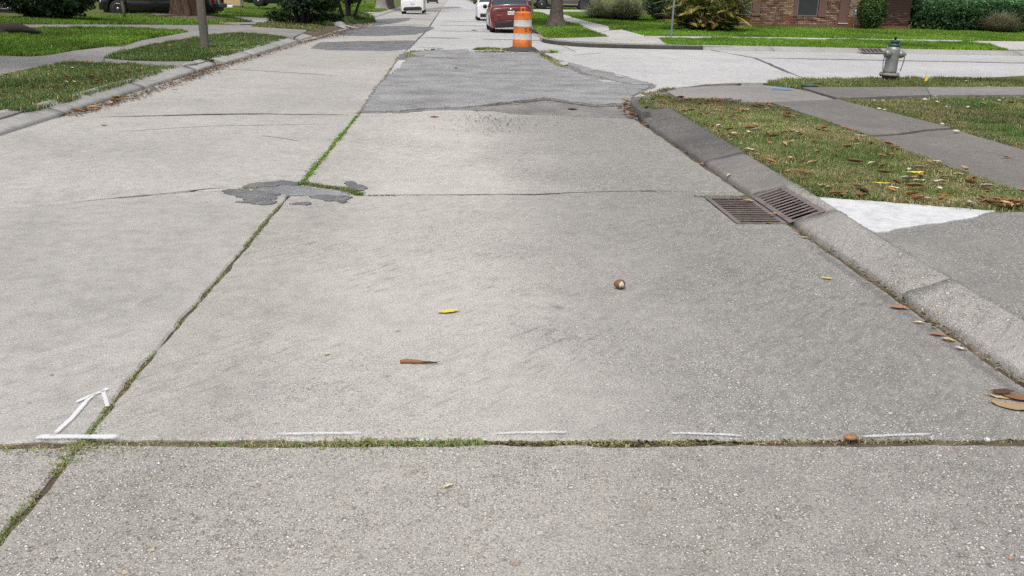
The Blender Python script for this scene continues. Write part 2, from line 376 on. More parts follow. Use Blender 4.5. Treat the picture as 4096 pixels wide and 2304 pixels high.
Lj = [(cy(-3.5), 0), (line_y(ats([(0, 1786), (326, 1768)])), .045), (line_y(ats([(0, 832), (388, 801), (563, 784), (900, 753), (1080, 770)])), .022),
      (line_y(ats([(372, 471), (700, 462), (1000, 456), (1431, 461)])), .065), (cy(20.6), .012), (cy(27.6), .02), (cy(34.6), .08), (cy(41.5), .08), (cy(48.6), .08), (cy(55.5), .08), (cy(63), .03), (cy(70), .03), (cy(78), .03), (cy(88), .05), (cy(100), .05), (cy(115), .05), (cy(135), .06), (cy(165), .08), (cy(255), 0)]
Rj = [(cy(-3.5), 0), (line_y(ats([(330, 1768), (1500, 1769), (2500, 1768), (4096, 1768)])), .05), (line_y(ats([(1200, 783), (1440, 781), (1700, 782), (2000, 779), (2400, 768), (2600, 765)])), .03),
      (line_y(ats([(1431, 461), (1700, 444), (2000, 442), (2200, 460), (2584, 475)])), .02), (cy(19.5), .02), (cy(27.35), .02), (line_y([(-1.1, 34.6), (3.7, 34.0)]), .1), (cy(41.0), .1), (cy(48.4), .1), (cy(55.4), .1), (cy(59.5), .1), (cy(66), .03), (cy(74), .03), (cy(84), .05), (cy(95), .05), (cy(112), .05), (cy(130), .06), (cy(160), .08), (cy(255), 0)]
def lane(J, side):
    for k in range(len(J)-1):
        (fa, ga), (fb, gb) = J[k], J[k+1]
        ymid = (fa(0)+fb(0))/2
        n = 9
        def edge(f, g, sg):
            yc = f(xc(10)); gc = .02 if yc < 30 else .035
            x0, x1 = (-5.06, xc(yc)-gc/2) if side < 0 else (xc(yc)+gc/2, gut(ymid)-(.03 if ymid < 13 else .008))
            return [(x0+(x1-x0)*i/n, f(x0+(x1-x0)*i/n)+sg*g/2) for i in range(n+1)]
        lo = edge(fa, ga, 1); hi = edge(fb, gb, -1)
        # the centre joint bends with the traced line
        y0, y1 = fa(xc(10)), fb(xc(10)); mids = [y for y in np.linspace(y0, y1, 8)[1:-1]] if y1 < 60 else []
        if side > 0: poly = lo + hi[::-1] + [(xc(y)+.009, y) for y in mids[::-1]]
        else: poly = lo + [(xc(y)-.009, y) for y in mids] + hi[::-1]
        if side > 0: mt = M['road_near'] if k == 0 else (M['road_r'] if k < 3 else M['cross'])
        else: mt = M['road_near'] if k == 0 else M['road_l']
        near = ymid < 14
        slab(poly, mt, road, step=.06 if near else .3, amp=.012 if near else .01, ch=.012 if near else .02)
lane(Lj, -1); lane(Rj, 1)
# slabs of the side street
dg = ats([(2900, 211), (3016, 232), (3067, 253), (3169, 297)]); dlow = (dg[3][0]+(dg[3][0]-dg[2][0])*.5, 18.12)
cor = ats([(2584, 437), (2525, 420), (2524, 402), (2547, 391), (2581, 376), (2621, 368), (2717, 350), (2826, 336), (2935, 331)], .0)
fk = ats([(2162, 155), (2178, 171), (2294, 186), (2449, 193), (2682, 198), (2810, 200)])
A = [(GUT+.012, 12.25), (2.75, 12.6)] + cor[1:] + [(6.4, 18.12), dlow] + dg[::-1] + [(dg[0][0]-.2, 29.55)] + [p for p in fk[::-1] if p[0] < dg[0][0]-.3] + [(3.72, 33.9), (3.735, 27.4), (GUT+.012, 27.35)]
slab(A, M['cross'], road, amp=.004, step=.3)
lj = line_y(ats([(3016, 232), (3560, 242), (4096, 253), (4600, 262)]))
off = .07
slab([(dg[1][0]+off+.04, dg[1][1]+.012)] + [(x, lj(x)+.05) for x in (10, 12, 14, 17, 20)] + [(60, lj(20)), (60, 29.8), (dg[0][0]+off, 29.55), (dg[0][0]+off, dg[0][1])], M['cross'], road, amp=.004, step=.3)
slab([(dlow[0]+off, dlow[1]), (60, 18.12), (60, lj(20)-.02)] + [(x, lj(x)-.05) for x in (20, 17, 14, 12, 10)] + [(dg[1][0]+off+.02, dg[1][1]-.014), (dg[2][0]+off, dg[2][1]), (dg[3][0]+off, dg[3][1])], M['cross'], road, amp=.004, step=.3)

# asphalt patches
def patch(px, mat, z, name='asphalt_patch', label=None, amp=.05, step=.09, g=False, ch=.01, th=.02):
    P = ats(px) if not g else px
    sseed[0] += 1; p = rough(P, step, amp, sseed[0]*1.7)
    o = MB().prism(p, z-th, z, ch).build(name, mat, road)
    if label: o['label'] = label
    return o
LA = [(1441, 452), (1468, 408), (1508, 342), (1566, 295), (1606, 264), (1628, 237), (1640, 210), (1655, 203), (1740, 202), (1869, 198), (1878, 211), (2016, 212), (2160, 213), (2230, 240), (2354, 272), (2500, 307), (2630, 342), (2590, 362), (2545, 384), (2518, 402), (2522, 424), (2560, 452), (2584, 475), (2400, 468), (2200, 460), (2040, 456), (1980, 443), (1800, 440), (1700, 442), (1600, 453)]
patch(LA, M['asph_old'], .010, label='older brownish asphalt layer under the broken edge')
LB = [(1452, 449), (1478, 408), (1517, 342), (1575, 295), (1614, 264), (1634, 237), (1646, 212), (1740, 205), (1869, 201), (1880, 214), (2016, 215), (2150, 217), (2200, 245), (2270, 280), (2340, 309), (2470, 334), (2500, 345), (2600, 350), (2540, 386), (2500, 418), (2385, 425), (2276, 410), (2225, 401), (2179, 396), (2082, 408), (1997, 417), (1930, 428), (1850, 436), (1700, 439), (1600, 450)]
patch(LB, M['asph'], .036, label='large grey asphalt patch with a broken lip', ch=.014, th=.03)
LC = [(2165, 215), (2230, 241), (2354, 274), (2500, 309), (2610, 341), (2560, 341), (2480, 332), (2400, 309), (2345, 298), (2290, 270), (2235, 248)]
patch(LC, M['asph'], .030, label='thin asphalt strip along the torn seam')
for q in ([(2235, 256), (2268, 254), (2275, 262), (2250, 268)], [(2362, 285), (2392, 284), (2388, 288), (2366, 289)], [(2390, 327), (2440, 329), (2465, 336), (2420, 338)], [(2460, 308), (2490, 312), (2488, 315), (2466, 312)], [(2320, 320), (2370, 320), (2350, 323)]):
    patch(q, M['cross'], .041, 'bare_concrete_spot', amp=.05, th=.003, ch=.002)
def tr(pts, ox, oy, s): return [(ox+a/s, oy+b/s) for a, b in pts]
c1 = lambda p: tr(p, 700, 650, 2.862)
patch(c1([(950, 300), (1100, 285), (1250, 264), (1500, 282), (1600, 302), (1930, 322), (1990, 350), (1900, 380), (1400, 372), (1230, 375), (1000, 352), (900, 325)]), M['asph_light'], .006, label='pale gravelly filler in the broken slab corner', amp=.04, step=.03)
for q in ([(780, 280), (890, 250), (1100, 232), (1350, 225), (1420, 240), (1410, 262), (1250, 264), (1100, 282), (950, 287)],
          [(585, 325), (660, 318), (750, 325), (860, 340), (1000, 342), (1220, 370), (1160, 430), (1020, 425), (1140, 470), (1080, 487), (880, 483), (690, 462), (800, 440), (690, 400), (620, 360)],
          [(1535, 395), (1700, 385), (1900, 390), (2030, 405), (1980, 455), (1920, 472), (1860, 450), (1690, 448)],
          [(1930, 245), (2000, 225), (2060, 235), (2180, 280), (2110, 328), (2050, 295), (1960, 262)],
          [(1310, 480), (1550, 472), (1550, 485), (1330, 487)]):
    patch(c1(q), M['asph_dark'], .012, label=None, amp=.05, step=.025, ch=.004)
c2 = lambda p: tr(p, 700, 0, 2.576)
patch(c2([(1400, 500), (1480, 440), (1900, 425), (2480, 420), (2420, 505), (2200, 525), (1700, 520), (1580, 515)]), M['asph_dark'], .012, amp=.06, step=.3)
patch([(1337, 140), (1399, 112), (1500, 106), (1643, 104), (1667, 108), (1733, 109), (1725, 120), (1663, 138), (1500, 144), (1400, 143)], M['asph_dark'], .012, amp=.1, step=.4)
patch([(1490, 104), (1500, 79), (1560, 75), (1643, 72), (1632, 83), (1560, 95)], M['asph_dark'], .014, amp=.1, step=.4)
patch([(1590, 232), (1610, 215), (1648, 205), (1640, 236), (1600, 240)], M['asph_dark'], .013, amp=.05, step=.2)
patch([(1700, 36), (1760, 28), (1830, 27), (1850, 33), (1760, 36)], M['asph_old'], .014, amp=.2, step=.8)

# cracks: thin dirt-filled splits in the slabs
def strip(path, width, z, name, mat, parent, jit=.3, step=.05, taper=True, col=False):
    P = [Vector(p) for p in path]; pts = []
    for a, b in zip(P[:-1], P[1:]):
        k = max(1, min(80, int((b-a).length/step))); pts += [a.lerp(b, i/k) for i in range(k)]
    pts.append(P[-1]); n = len(pts); vs = []; fs = []; cols = []
    for i, p in enumerate(pts):
        t = (pts[min(i+1, n-1)]-pts[max(i-1, 0)]).normalized(); nn = Vector((-t.y, t.x))
        wv = (width(i/(n-1)) if callable(width) else width)*(1+jit*mnoise.noise(Vector((p.x*9, p.y*9, 1))))
        e = min(1, i/(n*.12+1e-6), (n-1-i)/(n*.12+1e-6)) if taper else 1
        if not col: wv *= max(.05, e)
        j = nn*jit*.6*width_val(width)*mnoise.noise(Vector((p.x*13, p.y*13, 5)))
        for s_, cv in ((-1, 0), (-.55, .75), (0, 1), (.55, .75), (1, 0)):
            q = p+j+nn*s_*wv/2; vs.append((q.x, q.y, z if not callable(z) else z(q.x, q.y))); cols.append(cv*(min(1, e*1.2) if col else 1))
    for i in range(n-1):
        for s_ in range(4): fs.append((i*5+s_, i*5+s_+1, i*5+s_+6, i*5+s_+5))
    o = MB().add(vs, fs).build(name, mat, parent, recalc=False)
    if col:
        ca = o.data.color_attributes.new('Col', 'FLOAT_COLOR', 'POINT')
        ca.data.foreach_set('color', np.array([[c, c, c, 1] for c in cols], np.float32).ravel())
    return o
def width_val(w): return w(.5) if callable(w) else w
M['crack'] = plain('crack dirt', (.06, .052, .044), .95, var=.4, scale=30)
for path, wd in (([(420, 529), (560, 523), (700, 513), (850, 505), (1000, 503), (1200, 499), (1350, 497)], .012), ([(844, 285), (900, 277), (980, 280), (1100, 287), (1197, 293), (1360, 304)], .03),
                 ([(1440, 781), (1560, 782), (1700, 782), (1850, 781), (2000, 779), (2130, 780), (2300, 772), (2450, 768), (2600, 765), (2790, 770)], .026), ([(300, 809), (388, 801), (563, 784), (700, 772), (830, 757), (905, 753)], .018), ([(372, 471), (560, 466), (700, 462), (850, 458), (1000, 456), (1200, 459), (1431, 461)], .07), ([(1035, 543), (1120, 552), (1200, 566)], .012), ([(2164, 218), (2300, 222)], .02), ([(1690, 233), (1720, 234), (1790, 238), (1845, 243)], .05), ([(1640, 231), (1680, 230), (1700, 228)], .06),
                 ([(2290, 222), (2330, 219), (2420, 211)], .06), ([(1670, 188), (1720, 190), (1780, 195)], .06), ([(2081, 382), (2110, 384)], .03), ([(2480, 1105), (2700, 1080)], .001)):
    if wd > .005: strip(ats(path), wd, .0047 if path[0] not in ((1690, 233), (1640, 231), (2081, 382), (2164, 218)) else .0405, 'crack', M['crack'], road)

M['brokedge'] = plain('broken asphalt dirt', (.085, .068, .056), .95, var=.5, scale=18, bump=.6)
for path, wd in (([(1940, 430), (1997, 421), (2082, 413), (2179, 402), (2225, 407), (2276, 416), (2385, 430), (2470, 428)], .10), ([(2168, 216), (2205, 248), (2275, 284), (2345, 313), (2470, 337)], .1)):
    strip(ats(path), wd, .0125, 'broken_edge', M['brokedge'], road, jit=.9, step=.04)
M['joint_dark'] = plain('dark joint line', (.10, .098, .096), .9, var=.35, scale=6)
for path, wd in (([(x, lj(x)) for x in (dg[1][0]+.05, 10, 12, 14, 17, 20)], .26), (dg, .12), ([(xc(34.5), 34.6), (.4, 34.45)], .24), ([(.9, 34.4), (3.6, 34.0)], .14), ([(-1.1, 41), (3.6, 41)], .16), ([(-1.1, 48.4), (3.6, 48.4)], .3), ([(-1.1, 55.4), (3.6, 55.4)], .3), ([(-4.8, 48.6), (-1.2, 48.6)], .2), ([(-3.6, 59), (-1.2, 59)], .5), ([(-5, 88), (-1.2, 88)], .6), ([(-1.1, 95), (3.6, 95)], .6), ([(xc(y), y) for y in np.linspace(28, 110, 24)], .06)):
    strip(path, wd, .0056, 'joint_line', M['joint_dark'], road, jit=.6, step=.4)  # dark strips widen the slab joints into visible lines
# spray paint marks
def spray(name, col, dens=1.):
    n = NT(name); r = n.sep(n.attr())[0]
    f = n.math('ADD', n.math('MULTIPLY', r, 1.1*dens), n.math('MULTIPLY_ADD', n.noise(110, 4, .75), 2.2, -1.25))
    f = n.math('ADD', f, n.math('MULTIPLY_ADD', n.noise(14, 4, .6), .5, -.3))
    m = n.fin(col, .75); tp = n.t.nodes.new('ShaderNodeBsdfTransparent'); x = n.t.nodes.new('ShaderNodeMixShader')
    n.lk(n.ramp(f, [(.25, 0), (1., .68)]), x.inputs[0]); n.t.links.new(tp.outputs[0], x.inputs[1]); n.t.links.new(n.b.outputs[0], x.inputs[2]); n.t.links.new(x.outputs[0], n.out.inputs[0]); return m
M['spray_w'] = spray('white spray paint', (.82, .83, .85)); M['spray_a'] = spray('white spray paint fresh', (.86, .87, .89), 1.45); M['spray_b'] = spray('blue spray paint', (.12, .36, .62), 1.1); M['spray_y'] = spray('yellow spray paint', (.62, .38, .06), .9)
for i, q in enumerate(([(209, 1751), (283, 1684), (354, 1602), (389, 1577)], [(295, 1619), (365, 1588), (412, 1571), (442, 1554)], [(410, 1563), (421, 1597), (433, 1637)], [(130, 1754), (318, 1754), (489, 1754)])):
    o = strip(ats(q), (.028, .025, .025, .045)[i], .0085, 'paint_arrow', M['spray_a'], road, col=True, jit=.1, step=.02)
    o['label'] = 'white spray painted arrow stroke by the grassy slab corner'
for q in ([(1075, 1743), (1200, 1741), (1300, 1739), (1465, 1737)], [(1950, 1741), (2100, 1737), (2290, 1734)], [(2660, 1739), (2800, 1741), (2990, 1749)], [(3430, 1752), (3560, 1748), (3740, 1741)]):
    strip(ats(q), .026, .0078, 'paint_dash', M['spray_w'], road, col=True, step=.03)
# spot stains and patches of tar on the slabs
M['tar'] = spray('tar spot', (.12, .122, .13), .9)
for cx, cy_, sx in ((115, 1617, 16), (1555, 1512, 15), (205, 1505, 15), (1590, 1329, 11)):
    strip(ats([(cx-sx, cy_), (cx, cy_-2), (cx+sx, cy_-5)]), .022, .006, 'tar_spot', M['tar'], road, col=True, jit=.6, step=.006)

# ------------------------------------------------------------------ kerbs
def loft_path(path, prof, name, mat, parent, closed=True, label=None):
    """prof(t,i) -> list of (offset to the left of travel, z)"""
    P = [Vector(p) for p in path]; n = len(P); rings = []
    for i, p in enumerate(P):
        t = (P[min(i+1, n-1)]-P[max(i-1, 0)]).normalized(); nn = Vector((-t.y, t.x))
        rings.append([(p.x+nn.x*o, p.y+nn.y*o, z) for o, z in prof(i/(n-1), p)])
    o = MB().loft(rings, smooth=False).build(name, mat, parent)
    if label: o['label'] = label
    for f in o.data.polygons: f.use_smooth = len(f.vertices) == 4
    return o
def empty_s(name, label, cat): return empty(name, label=label, cat=cat, kind='structure')
kerb_r = empty_s('kerb', 'sloped concrete kerb beside the storm drain', 'kerb')
bk = lambda y: float(np.interp(y, [0, 4, 5.5, 7.3, 9.65, 12.3], [2.83, 2.84, 2.845, 2.935, 3.0, 3.07]))
def kprof_x(y, x0, x1, h=.12):
    n1 = .006*mnoise.noise(Vector((y*3, 1, 0))); n2 = .008*mnoise.noise(Vector((y*2.2, 7, 0))); wd = x1-x0
    return [(x0, -.1), (x0+n1, .028), (x0+.025+n1, .045), (x0+wd*.55, h*.70+n1*.5), (x0+wd*.80, h*.93+n2*.4), (x0+wd*.92, h+n2*.2), (x1+n2, h-.012), (x1+n2+.004, -.1)]
def kerb_seg(ya, yb, mat, fx0=lambda y: GUT+.008, fx1=bk, name='kerb_stone', label=None, n=None, hh=lambda y: .12):
    rings = []
    for y in np.linspace(ya, yb, n or max(4, int((yb-ya)/.12))):
        rings.append([(x, y, z) for x, z in kprof_x(y, fx0(y), fx1(y), hh(y))])
    o = MB().loft(rings, smooth=True).build(name, mat, kerb_r)
    for f in o.data.polygons: f.use_smooth = len(f.vertices) == 4
    if label: o['label'] = label
GY0, GY1 = 6.34, 7.26
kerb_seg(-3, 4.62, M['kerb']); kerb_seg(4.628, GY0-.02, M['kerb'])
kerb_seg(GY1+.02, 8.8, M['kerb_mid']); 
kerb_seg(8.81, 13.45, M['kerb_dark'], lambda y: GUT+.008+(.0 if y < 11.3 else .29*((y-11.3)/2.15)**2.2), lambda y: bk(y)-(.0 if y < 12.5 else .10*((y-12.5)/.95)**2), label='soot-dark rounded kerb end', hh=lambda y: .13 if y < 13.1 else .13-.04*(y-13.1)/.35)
# kerb behind the drain
rings = []
for y in np.linspace(GY0-.018, GY1+.018, 9):
    b = bk(y)+.01; rings.append([(x, y, z) for x, z in ((2.80, -.1), (2.80, .098), (2.83, .114), (b-.03, .124), (b, .108), (b, -.1))])
MB().loft(rings).build('kerb_stone', M['kerb'], kerb_r)
M['gutterdirt'] = spray('gutter silt', (.2, .195, .19), .75)
strip([(GUT-.09, y) for y in np.linspace(-1, GY0-.05, 20)], .10, .0055, 'gutter_silt', M['gutterdirt'], road, jit=.35, col=True)
kerb_c = empty_s('kerb', 'narrow curved kerb rounding the street corner', 'kerb')
ck = ats([(2568, 447), (2537, 424), (2522, 406), (2528, 394), (2547, 383), (2581, 370), (2621, 362), (2717, 344), (2826, 331), (2935, 328)], .13)
def smooth_path(P, k=6):
    P = [Vector(p) for p in P]; out = []
    for i in range(len(P)-1):
        a, b, c, d = P[max(i-1, 0)], P[i], P[i+1], P[min(i+2, len(P)-1)]
        for j in range(k):
            t = j/k; out.append(.5*((2*b)+(c-a)*t+(2*a-5*b+4*c-d)*t*t+(3*b-a-3*c+d)*t**3))
    return out+[P[-1]]
ckp = smooth_path(ck)
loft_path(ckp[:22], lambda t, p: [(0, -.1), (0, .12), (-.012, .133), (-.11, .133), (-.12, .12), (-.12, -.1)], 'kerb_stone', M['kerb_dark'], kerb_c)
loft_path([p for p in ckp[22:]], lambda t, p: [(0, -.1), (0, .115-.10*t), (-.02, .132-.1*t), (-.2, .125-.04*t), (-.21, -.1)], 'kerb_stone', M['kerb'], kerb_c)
# far kerb of the side street
kerb_f = empty_s('kerb', 'kerb along the far side of the side street', 'kerb')
fb = ats([(2162, 155), (2178, 171), (2294, 186), (2449, 193), (2682, 198), (2810, 200)])
fpath = smooth_path([(3.74, 36.5), (3.8, 34.6)] + fb)
M['kerb_face'] = concrete('kerb face near black', (.045, .043, .04), (.075, .07, .066), .05, 3, pit=.1, streak=0)
fk_body = loft_path(fpath, lambda t, p: [(0, -.1), (-.01, .13), (.02, .145), (.16, .15), (.17, -.1)], 'kerb_stone', M['walk_l'], kerb_f)
fk_body.data.materials.append(M['kerb_face'])
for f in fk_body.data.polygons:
    if abs(f.normal.z) < .4 and f.center.y < 33: f.material_index = 1  # upright faces near the corner take the near-black material
fb2 = ats([(2812, 200), (3100, 206), (3503, 214), (4096, 224), (4700, 232)])
for (a, b), (c_, d) in zip(zip(fb2[:-1], fb2[1:]), [(.02, 0)]*4):
    loft_path([Vector(a).lerp(Vector(b), i/8) for i in range(9)], lambda t, p: [(.01, -.1), (.01, .03), (.04, .04), (.42, .135), (.5, .14), (.52, -.1)], 'kerb_stone', M['kerb_l'], kerb_f)
loft_path([(3.73, y) for y in list(np.linspace(36.8, 60, 12))+[90, 150, 255]][::-1], lambda t, p: [(0, -.1), (0, .03), (.3, .12), (.42, .13), (.44, -.1)], 'kerb_stone', M['kerb_l'], kerb_f)
# kerb of the lamp post side, cast stones with open joints
kerb_l = empty_s('kerb', 'grey mountable kerb on the lamp post side', 'kerb')
def lk(ya, yb, tilt=0., wd=.40, dx=0., hh=.125):
    n = max(3, int((yb-ya)/.25)); rings = []
    for i in range(n):
        y = ya+(yb-ya)*i/(n-1); d = dx+tilt*(i/(n-1)); a = .008*mnoise.noise(Vector((y*2, 0, 4)))
        rings.append([(x+d, y, z+a) for x, z in ((-5.04, -.1), (-5.04, .03), (-5.09, .055), (-5.04-wd*.7, hh*.92), (-5.04-wd*.88, hh+.006), (-5.04-wd, hh-.005), (-5.05-wd, -.1))])
    o = MB().loft(rings).build('kerb_stone', M['kerb_l'], kerb_l)
    for f in o.data.polygons: f.use_smooth = len(f.vertices) == 4
for a, b, t, wd, dx in ((6.0, 11.95, -.02, .55, .06), (12.03, 15.3, -.02, .4, 0), (15.32, 18.6, -.05, .38, -.02), (18.75, 20.3, -.03, .36, -.08), (20.75, 23.4, .05, .42, -.02), (23.46, 27.2, 0, .42, .03), (27.23, 30.3, -.02, .45, .04), (30.9, 33.6, .02, .5, .02), (52.5, 56.5, 0, .6, .1), (57, 70, 0, .5, .0), (70.1, 100, 0, .45, 0), (100.1, 250, 0, .45, 0)):
    lk(a, b, t, wd, dx)
eb = [[(x, y, z+.03*mnoise.noise(Vector((y, 0, 3)))) for x, z in ((-4.85, -.05), (-4.95, .02), (-5.15, .08), (-5.45, .12), (-5.5, -.1))] for y in np.linspace(33.7, 52.4, 30)]
MB().loft(eb).build('earth_bank', M['soil'], kerb_l)
ym = strip([at(360, 397, .12), at(400, 410, .07)], .22, lambda x, y: float(np.interp(x, [-5.44, -5.32, -5.09, -5.04], [.131, .12, .06, .035]))+.014, 'paint_mark', M['spray_y'], kerb_l, col=True)
ym['label'] = 'yellow spray paint mark on the grey kerb'

# ------------------------------------------------------------------ sidewalks and driveways
walk_r = empty_s('sidewalk', 'weathered dark grey sidewalk with a cracked joint beside the leaf-strewn verge', 'sidewalk')
gz = lambda x, y: G(x, y)
def pslab(px, mat, parent, z=.0, label=None, amp=.006, step=.15, name='slab', ch=.01, world=False):
    return slab(atgs(px) if not world else px, mat, parent, name, z, .12, amp, step, ch, label, gz)
pslab([(3084, 409), (3200, 404), (3300, 400), (3354, 399), (3802, 511), (3700, 518), (3600, 533), (3479, 541)], M['walk'], walk_r, .006, amp=.01)
pslab([(3485, 547), (3600, 539), (3700, 524), (3815, 516), (4096, 597), (4500, 715), (4500, 920), (4096, 772)], M['walk'], walk_r, -.002, amp=.012)
sw2 = empty_s('sidewalk', 'sidewalk slab path running past the fire hydrant', 'sidewalk')
pslab([(3210, 356), (3700, 355), (3720, 386), (3560, 391), (3400, 398), (3345, 397)], M['walk'], sw2, .035, label='lifted sidewalk slab with a raised edge')
pslab([(3703, 355), (4096, 353), (4096, 384), (3723, 386)], M['walk_l'], sw2, .03); pslab([(4099, 353), (4700, 352), (4700, 384), (4099, 384)], M['walk_l'], sw2, .03)
ramp = empty_s('ramp', 'grey corner ramp with a blue paint mark', 'ramp')
slab(atgs([(2660, 362), (2717, 350), (2826, 337), (2935, 332), (3062, 330), (3122, 338), (3205, 357), (3335, 397), (3290, 402), (3084, 409), (2900, 408), (2800, 402), (2700, 383)]), M['walk_l'], ramp, 'slab', 0., .1, .006, .15, .01, None,
     lambda x, y: .122 - .09*max(0, min(1, (y-15.2)/2.6)))
bp = strip([at(3085, 357, .10), at(3170, 361, .10)], 1.0, lambda x, y: .128-.09*max(0, min(1, (y-15.2)/2.6))+.006, 'paint_mark', M['spray_b'], ramp, col=True, taper=False); bp['label'] = 'blue utility paint mark on the corner ramp'
strip([at(2885, 343, .05), at(2930, 347, .05)], .05, lambda x, y: .128-.09*max(0, min(1, (y-15.2)/2.6))+.006, 'paint_mark', M['spray_w'], ramp, col=True)
drv = empty_s('driveway', 'grey driveway slab behind the kerb with one white painted corner', 'driveway')
d_edge = atgs([(3262, 783), (3500, 800), (3800, 824), (4000, 839), (4096, 838)])
slab([(bk(7)+.03, d_edge[0][1])] + d_edge + [(5.2, 6.9), (9, 6.9), (9, -3), (bk(0)+.02, -3)] + [(bk(y)+.02, y) for y in (1, 3, 4.5, 5.6, 6.3)], M['drive'], drv, 'slab', -.016, .1, .004, .1, .008, None, gz)
M['white_paint'] = (lambda n: (n.bump(n.noise(25, 6, .6), .3, .01), n.fin(n.mix(n.ramp(n.noise(30, 7, .75), [(.58, 0), (.68, .8)]), n.mix(n.ramp(n.noise(5, 9, .75), [(.35, 0), (.65, 1)]), (.48, .485, .49), (.72, .73, .745)), (.24, .235, .23)), .7))[1])(NT('white masonry paint'))
wp = MB().prism(rough(atgs([(3260, 784), (3500, 801), (3800, 825), (3985, 839), (3930, 852), (3880, 866), (3800, 878), (3700, 892), (3600, 908), (3560, 920), (3505, 924), (3480, 914), (3390, 858)]), .03, .016, 5), lambda x, y: G(x, y)-.02, lambda x, y: G(x, y)-.006, .004).build('painted_corner', M['white_paint'], drv)
wp['label'] = 'white painted triangular corner of the driveway'
wkl = empty_s('sidewalk', 'pale grey sidewalk and walkway on the lamp post side', 'sidewalk')
c3 = lambda p: tr(p, 0, 0, 3.0183)
pslab(c3([(-900, 660), (0, 672), (350, 685), (520, 675), (900, 612), (1300, 565), (1480, 565), (1690, 568), (1400, 640), (1255, 700), (1250, 765), (900, 740), (500, 800), (250, 850), (0, 908), (-900, 1150)]), M['walk_l'], wkl)
pslab(c3([(1492, 560), (1700, 488), (2280, 386), (2400, 363), (2475, 352), (2690, 395), (2690, 403), (2400, 450), (2000, 510), (1700, 564)]), M['walk_l'], wkl)
pslab(c3([(1262, 706), (1600, 735), (2000, 745), (2360, 740), (2378, 762), (2140, 804), (1600, 770), (1262, 764)]), M['walk_l'], wkl)
pslab(c3([(-900, 1250), (0, 1336), (240, 1345), (510, 1345), (420, 1365), (0, 1455), (-900, 1800)]), M['walk_l'], wkl)
dvl = empty_s('driveway', 'long pale driveway crossing the lawn behind the lamp post', 'driveway')
pslab([(-300, 95), (0, 97), (400, 98), (790, 100), (830, 99), (830, 127), (760, 127), (700, 118), (430, 112), (230, 110), (0, 118), (-300, 121)], M['walk_l'], dvl)
pslab([(833, 99), (960, 101), (1022, 100), (955, 124), (940, 130), (895, 132), (833, 128)], M['walk_l'], dvl)
pslab([(958, 124), (1005, 108), (1110, 115), (1228, 122), (1224, 128), (1172, 150), (1150, 150), (1120, 142), (1049, 136), (945, 130)], M['walk_l'], dvl, .02)
pslab([(887, 93), (1028, 91), (1024, 98), (960, 99)], M['walk_l'], dvl, .03); pslab([(933, 68), (1000, 70), (1100, 77), (1094, 81), (1000, 80), (975, 77)], M['walk_far'], dvl, .02); pslab([(1004, 82), (1096, 82), (1140, 85), (1057, 90), (1015, 87)], M['walk_far'], dvl, .03)
pslab([(1437, 48), (1505, 51), (1560, 50), (1480, 70), (1462, 63)], M['walk_far'], dvl, .02); pslab([(1330, 42), (1345, 39), (1440, 48), (1440, 52)], M['walk_far'], dvl, .02)
pslab([(1445, 10), (1500, 8), (1495, 18), (1440, 22)], M['walk_far'], dvl, .02)
wkf = empty_s('sidewalk', 'light sidewalk passing the palm-leaved shrub on the house lot', 'sidewalk')
c4 = lambda p: tr(p, 2100, 0, 2.576)
pslab(c4([(80, 118), (300, 118), (420, 160), (500, 185), (380, 205), (290, 180), (140, 125)]), M['walk_far'], wkf, .02)
pslab(c4([(395, 208), (510, 188), (640, 222), (860, 275), (870, 315), (760, 338), (650, 300), (560, 255), (440, 225)]), M['walk_far'], wkf, .02)
pslab(c4([(770, 340), (875, 318), (1000, 310), (1230, 372), (1225, 380), (870, 380)]), M['walk_far'], wkf, .02)
pslab(c4([(255, 402), (450, 397), (870, 383), (1235, 381), (1376, 396), (1456, 458), (1300, 458), (700, 436), (400, 420)]), M['walk_far'], wkf, .02)
for a, b in ((1240, 1800), (1803, 2300), (2303, 2900), (2903, 3500), (3503, 4100), (4103, 4500)):
    f = lambda q: 376+(q-1240)*.0088 if q < 2576 else 388+(q-2576)*.0165
    pslab(c4([(a, f(a)), (b, f(b)), (b, f(b)+13), (a, f(a)+11)]), M['walk_far'], wkf, .02)
pslab([(3855, 166), (4096, 167), (4500, 172), (4500, 206), (4036, 199), (3965, 178)], M['walk_far'], wkf, .02)
pslab(c4([(-60, 95), (640, 95), (650, 118), (-60, 118)]), M['walk_far'], wkf, .0)
gm = strip([at(2555, 171, .17), at(2600, 163, .17), (at(2630, 171, .17))], .12, lambda x, y: G(x, y)+.03, 'paint_mark', M['spray_w'], wkf, col=True); gm['label'] = 'white scribbled paint mark on the far corner slab'
# ------------------------------------------------------------------ grass (nobody could count it)
def inpoly(x, y, poly):
    c = np.zeros(len(x), bool); n = len(poly)
    for i in range(n):
        x1, y1 = poly[i]; x2, y2 = poly[(i+1) % n]
        k = ((y1 > y) != (y2 > y)); xi = (x2-x1)*(y-y1)/((y2-y1) if abs(y2-y1) > 1e-9 else 1e-9)+x1
        c ^= k & (x < xi)
    return c
def vnoise(x, y, s, sd=0):
    v = np.zeros_like(x); r = np.random.default_rng(100+sd)
    for k in range(9):
        a = r.uniform(0, 6.28); f = s*r.uniform(.5, 1.9); v += np.sin((x*np.cos(a)+y*np.sin(a))*f+r.uniform(0, 6.28))
    return np.clip(.5+v/9*.95, 0, 1)
GREEN = np.array([(.10, .16, .04), (.13, .19, .05), (.085, .13, .035), (.16, .20, .065), (.11, .165, .055)])
LUSH = np.array([(.125, .25, .022), (.155, .285, .03), (.10, .21, .02), (.185, .31, .045)])
DRY = np.array([(.27, .22, .115), (.21, .165, .085), (.36, .31, .18), (.17, .135, .07), (.30, .27, .13)])
